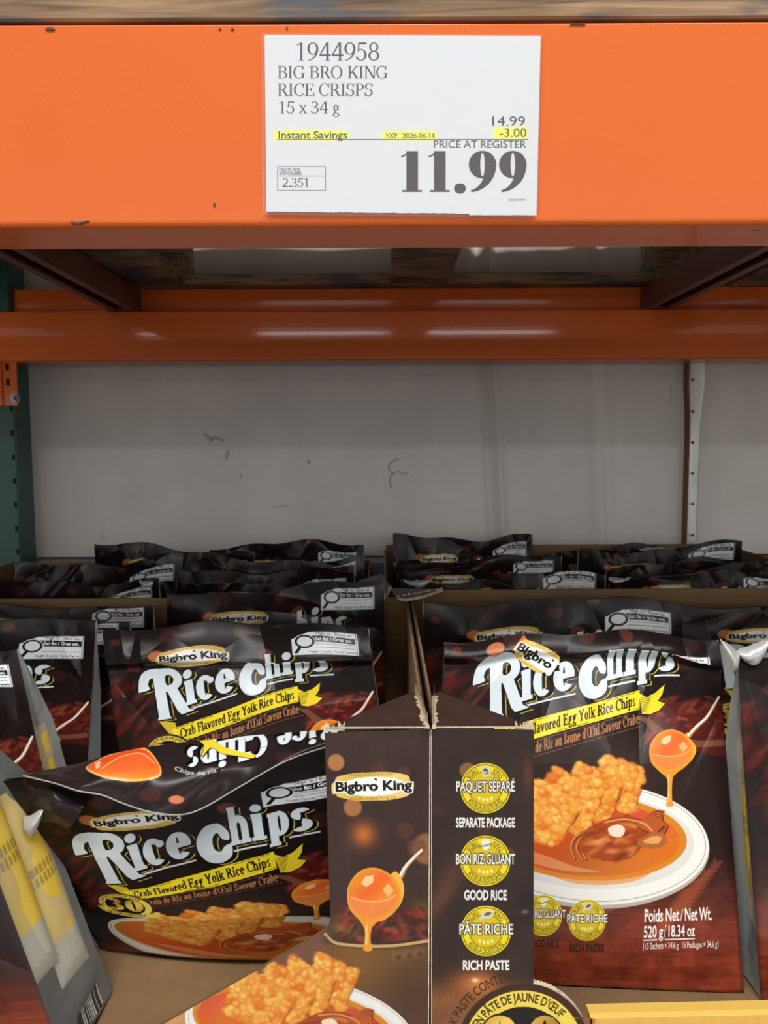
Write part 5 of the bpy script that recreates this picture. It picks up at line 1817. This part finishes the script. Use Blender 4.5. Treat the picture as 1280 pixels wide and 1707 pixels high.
standing('bag with a straight flat top edge and white health panel, left carton', -268, 160, 1036, 1034, .915, .865, D=.05, res=(360, 460), lod=0, seed=67, t_top=0.0, bulge=.010, edge_wave=.0015, topwave=.003, amp=.0025, shift=-.012, sides=(False, True))

l4 = make_bag('bag whose silver side edge bends down left of the folded bag, left carton', Q(-400, 1085, .80), Q(24, 1072, .80), G(-370, 1640), G(148, 1617), D=.062, res=(300, 420), lod=0, seed=71, t_top=.02, bulge=.010, amp=.0035, sides=(False, True), topwave=.004, film_k=.6, pleat_k=.15, dprof=(1, 1, .8, .2, 0))
l6 = make_bag('nearest bag at the left edge, frosted side showing the yellow sachets inside', (-.656, .66, EYE - .235), (-.394, .66, EYE - .235), (-.552, .60, ZF + .005), (-.264, .60, ZF + .005), D=.10, res=(260, 360), lod=0, seed=75, t_top=.10, u_shift=.08, bulge=.010, amp=.003, sides=(False, True), film_k=.92,
              pleat_k=.06, dprof=(1, 1, .95, .35, 0))

# the bag slumped forward, its upper third folded over its own front
l2 = make_bag('slumped bag at the front of the left carton, its top folded over its nameplate', Q(0, 1300, .700), Q(600, 1222, .690), G(172, 1583), G(652, 1592), D=.06, res=(620, 480), lod=0, seed=82, tmap=[(0, 1.14), (.245, .85), (.457, .53), (.607, .385), (.746, .235), (1, -.1)], bulge=.026, amp=.0035, ncr=14, topwave=.002, edge_wave=.001,
              sides=(True, False), dprof=(1, .7, .4, .12, 0))


def folded_top(parent):
    cv = Canvas(20, 1180, 680, 1380, 2.2, (40, 30, 30))
    x, y = cv.coords()
    cv.a[:] *= (.85 + .35 * noise2(cv.h, cv.w, 80, 71, 4))[..., None]
    for a, b, rx, ry, c, al in ((294, 1333, 13, 7, (214, 122, 84), .95), (440, 1330, 14, 9, (190, 104, 72), .8), (250, 1325, 20, 12, (84, 42, 40), .6), (230, 1298, 16, 10, (100, 54, 48), .5), (480, 1262, 20, 10, (74, 40, 38), .6), (100, 1296, 20, 6, (60, 40, 40), .6)):
        cv.blob(a, b, rx, ry, c, al, .15)
    # orange yolk
    egg = spline([(143, 1281), (160, 1268), (190, 1255), (225, 1246), (244, 1248), (258, 1262), (269, 1284), (262, 1297), (225, 1303), (190, 1300), (165, 1294)], 6)
    cv.fill(poly(egg), (238, 178, 90))
    egg = (egg - np.array([206, 1276])) * np.array([.955, .87]) + np.array([206, 1275])
    cv.fill(poly(egg), lambda x, y: np.stack([232 + 0 * x, 84 + 60 * np.clip((y - 1268) / 34, 0, 1), 36 + 20 * np.clip((y - 1268) / 34, 0, 1)], -1))
    cv.fill(poly(spline([(175, 1276), (200, 1262), (236, 1256), (252, 1270), (226, 1284), (196, 1288)], 6)), (240, 104, 52), .8)
    cv.fill(stroke(spline([(168, 1282), (200, 1262), (235, 1256), (258, 1272)], 8, False), 2), (255, 190, 120), .8)
    cv.fill(poly([(158, 1272), (168, 1268), (166, 1280), (160, 1281)]), (255, 214, 180), .8)
    # white lettering standing on its head
    g, W = layout('Rice Chips', S_TITLE, -.01)
    out = []
    for e in g:
        px = 566 - e[..., 0] / W * 256
        hh = np.interp(px, [310, 420, 560], [48, 40, 34])
        out.append(np.stack([px, 1246 - .20 * (px - 312) + e[..., 1] * hh], -1))
    cv.fill([e + np.array(d) for e in out for d in ((-3, 0), (3, 0), (0, 3), (0, -3), (-5, -3))], (16, 12, 12))
    cv.fill(out, (220, 228, 230))
    cv.fill(arc_text('Chips de riz', sans(.02), 330, 1200, 92, 244, 290, 7, inward=True), (214, 220, 222), .8)
    rib = spline([(326, 1230), (344, 1226), (372, 1244), (398, 1252), (424, 1258), (420, 1264), (396, 1260), (370, 1256), (352, 1246), (336, 1262), (340, 1242)], 4)
    cv.fill([poly(rib + np.array(d)) for d in ((-1.5, 0), (1.5, 1.5))], (20, 16, 12))
    cv.fill(poly(rib), (236, 208, 52))
    nu, nv = 560, 150
    v, u = np.meshgrid(np.linspace(0, 1, nv), np.linspace(0, 1, nu), indexing='ij')
    ridge = np.array([(38, 1290), (90, 1281), (140, 1270), (185, 1257), (240, 1246), (300, 1238), (360, 1232), (420, 1226), (480, 1221), (545, 1216), (600, 1213), (640, 1212)], float)
    hem = np.array([(38, 1292), (90, 1304), (130, 1317), (170, 1324), (205, 1338), (250, 1352), (300, 1357), (340, 1345), (400, 1310), (480, 1266), (560, 1240), (640, 1226)], float)
    rs, hs = spline(ridge, 8, False), spline(hem, 8, False)
    k = np.linspace(0, 1, len(rs))
    ri = np.stack([np.interp(np.linspace(0, 1, nu), k, rs[:, j]) for j in (0, 1)], -1)
    hi = np.stack([np.interp(np.linspace(0, 1, nu), k, hs[:, j]) for j in (0, 1)], -1)
    q = ri[None] * (1 - v)[..., None] + hi[None] * v[..., None]
    U = np.linspace(0, 1, nu)[None]
    fat = np.sin(PI * np.clip(U * 1.02, 0, 1)) ** .8
    Y = .708 - .012 * v - (.040 * v ** .8) * fat - .010 * np.sin(PI * v) * fat
    Y = Y + .004 * np.sin(U * 19 + v * 2) * v * fat + creases(u, v * .5 + .5, 8, 12, .0035, .5)
    P = at(q[..., 0], q[..., 1], Y)
    o = grid_mesh('folded_top', P[::-1], M_FILM, parent, cv.sample(q[..., 0], q[..., 1])[::-1])
    o['label'] = 'folded over top with orange yolk print'
    # thin silver strip that stands in for the highlight along the hem
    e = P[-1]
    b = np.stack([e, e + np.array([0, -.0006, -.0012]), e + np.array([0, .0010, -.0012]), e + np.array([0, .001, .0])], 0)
    grid_mesh('hem_highlight', b, M_FOIL, parent, None)
    # film turned back at the left corner, down to the front
    cor = np.array([[(40, 1293), (70, 1300), (105, 1312), (150, 1323)], [(44, 1302), (72, 1320), (100, 1334), (140, 1345)], [(50, 1330), (72, 1345), (96, 1360), (120, 1375)], [(44, 1364), (62, 1368), (84, 1372), (104, 1384)]], float)
    a = np.array([[spline(r_, 8, False)[:, j] for j in (0, 1)] for r_ in cor])           # rows of points
    a = np.moveaxis(a, 1, 2)
    b = np.array([spline(a[:, i], 8, False) for i in range(a.shape[1])]).transpose(1, 0, 2)
    vv, uu = np.meshgrid(np.linspace(0, 1, b.shape[0]), np.linspace(0, 1, b.shape[1]), indexing='ij')
    Yc = .704 - .022 * np.sin(PI * vv) * (.4 + .6 * uu) + .004 * np.sin(uu * 8) + .003 * vv
    grid_mesh('corner_fold', at(b[..., 0], b[..., 1], Yc)[::-1], M_FILM, parent, np.full(b.shape[:2] + (3,), 1.0) * np.array((42, 32, 32)))


folded_top(l2)
curl(l2, [Q(40, 1362, .700), Q(72, 1350, .695)], .019, 9)


# ---------------- yellow sachets seen through the frosted sides
def make_sachet(label, c, along, across, L, W, T, seed, group):
    c, along, across = (np.asarray(p, float) for p in (c, along, across))
    along, across = along / np.linalg.norm(along), across / np.linalg.norm(across)
    n = np.cross(along, across)
    t = thing('snack_sachet', label, 'sachet', c - along * L / 2, group)
    nv, nu = 90, 50
    v, u = np.meshgrid(np.linspace(-1, 1, nv), np.linspace(-1, 1, nu), indexing='ij')
    th = T / 2 * (1 - np.abs(u) ** 3) * np.clip((1 - np.abs(v)) / .14, 0, 1) ** .6
    wv = .0012 * (noise2(nv, nu, 9, seed, 3) - .5)
    col = np.empty((nv, nu, 3))
    col[:] = (232, 196, 76)
    m = (np.abs(v) > .86)[..., None]
    col = np.where(m, np.array((222, 186, 84)), col)
    m = sst(-.55, -.6, v)[..., None]
    col = col * (1 - m) + np.array((196, 190, 170)) * m
    for k in range(2):
        cvm = ((np.abs((u * 3.2 + k * .3) % .8 - .4) < .28) & (np.abs(v - .02 - k * .11) < .04))[..., None]
        col = np.where(cvm, np.array((176, 146, 60)), col)
    base = c + along * (v * L / 2)[..., None] + across * (u * W / 2)[..., None]
    front = base + n * (th + wv)[..., None]
    back = base - n * (th + .0002)[..., None]
    grid_mesh('wrapper_front', front, M_SACHET, t, col)
    grid_mesh('wrapper_back', back, M_SACHET, t, col, flip=True)
    return t


def sachets_in(bag_label, TR, BR, D, spots, side, seed0):
    TR, BR = np.asarray(TR, float), np.asarray(BR, float)
    al = (TR - BR)
    H = np.linalg.norm(al)
    al = al / H
    for k, (s_, d_, ins, L, tilt) in enumerate(spots):
        c = BR + al * H * s_ + np.array([0, D * d_, 0]) + np.array([side * ins, 0, 0])
        a2 = al + np.array([0, tilt, 0])
        make_sachet(bag_label[k], c, a2, np.array([.15 * side, 1, 0]) - a2 * 0, L, D * .46, .012, seed0 + k, 'yellow sachets inside the bags')


sachets_in(['yellow sachet inside the nearest bag, behind its frosted side, nearer its printed front', 'yellow sachet inside the nearest bag, behind its frosted side, nearer its back'],
           (-.394, .66, EYE - .235), (-.264, .60, ZF + .005), .10, [(.52, .26, -.009, .20, 0), (.40, .73, -.009, .18, .03)], 1, 5)
sachets_in(['yellow sachet dimly visible in the bag at the right edge of the right carton', ], R4T, G(1268, 1668), .062, [(.42, .5, .014, .19, 0)], 1, 15)
sachets_in(['yellow sachet dimly visible through the silver side edge left of the folded bag'], Q(24, 1072, .80), G(148, 1617), .062, [(.45, .5, -.012, .17, 0)], 1, 25)

# ---------------- bags in the cartons at the back
REAR = [   # label, x0, x1, y0, y1, Y top, seed, t_top
    ('rearmost black bag of the left back carton, its top edge highest against the wall', 350, 606, 909, 905, 1.575, 101, .02),
    ('black bag with a raised torn corner, left back carton, before the white wall', 162, 425, 908, 922, 1.52, 102, .05),
    ('black bag with gold nameplate and health panel just before the rearmost left one', 312, 606, 938, 928, 1.44, 103, .04),
    ('low sagging black bag next to the green upright in the left back carton', 22, 300, 948, 926, 1.40, 104, .0),
    ('dark bag tipped sideways in the middle of the left back carton', 296, 590, 952, 948, 1.33, 105, .0),
    ('black bag with a silver health panel above the left cardboard rim', -45, 268, 974, 966, 1.235, 106, .03),
    ('black bag standing tallest at the rear of the right back carton', 655, 889, 897, 894, 1.63, 111, .02),
    ('black bag with a silver corner at the foot of the zinc strip', 905, 1150, 916, 912, 1.60, 112, .04),
    ('black bag before the tallest one in the right back carton', 664, 936, 936, 930, 1.50, 113, .05),
    ('black bag with pale health panel right of the zinc strip foot', 962, 1232, 921, 906, 1.52, 114, .06),
    ('black bag whose health panel lies under the wall ledge at the right', 1010, 1292, 944, 932, 1.45, 115, .04),
    ('black bag at the right edge of the photo in the right back carton', 1120, 1362, 944, 942, 1.36, 116, .0),
    ('black bag at the front left of the right back carton, nameplate above the rim', 668, 1006, 966, 958, 1.25, 117, .09),
    ('black bag at the front right of the right back carton, nameplate above the rim', 1012, 1330, 962, 956, 1.255, 118, .09),
]
for lab, x0, x1, y0, y1, Yt, sd, tt in REAR:
    b = standing(lab, x0, x1, y0, y1, Yt, Yt - .02, D=.035, res=(180, 210), lod=1, seed=sd, t_top=tt, bulge=.012, amp=.006, ncr=26, topwave=.010, edge_wave=.007, group='bags in the cartons at the back', top_d=.003)
    if sd in (112, 106, 118, 117):
        xe = {112: (1062, 1140), 106: (232, 262), 118: (1014, 1052), 117: (672, 720)}[sd]
        yy = {112: 914, 106: 968, 118: 964, 117: 968}[sd]
        curl(b, [Q(xe[0], yy, Yt - .004), Q(xe[1], yy - 2, Yt - .004)], .012 if sd != 112 else .018, sd)
sans_close()
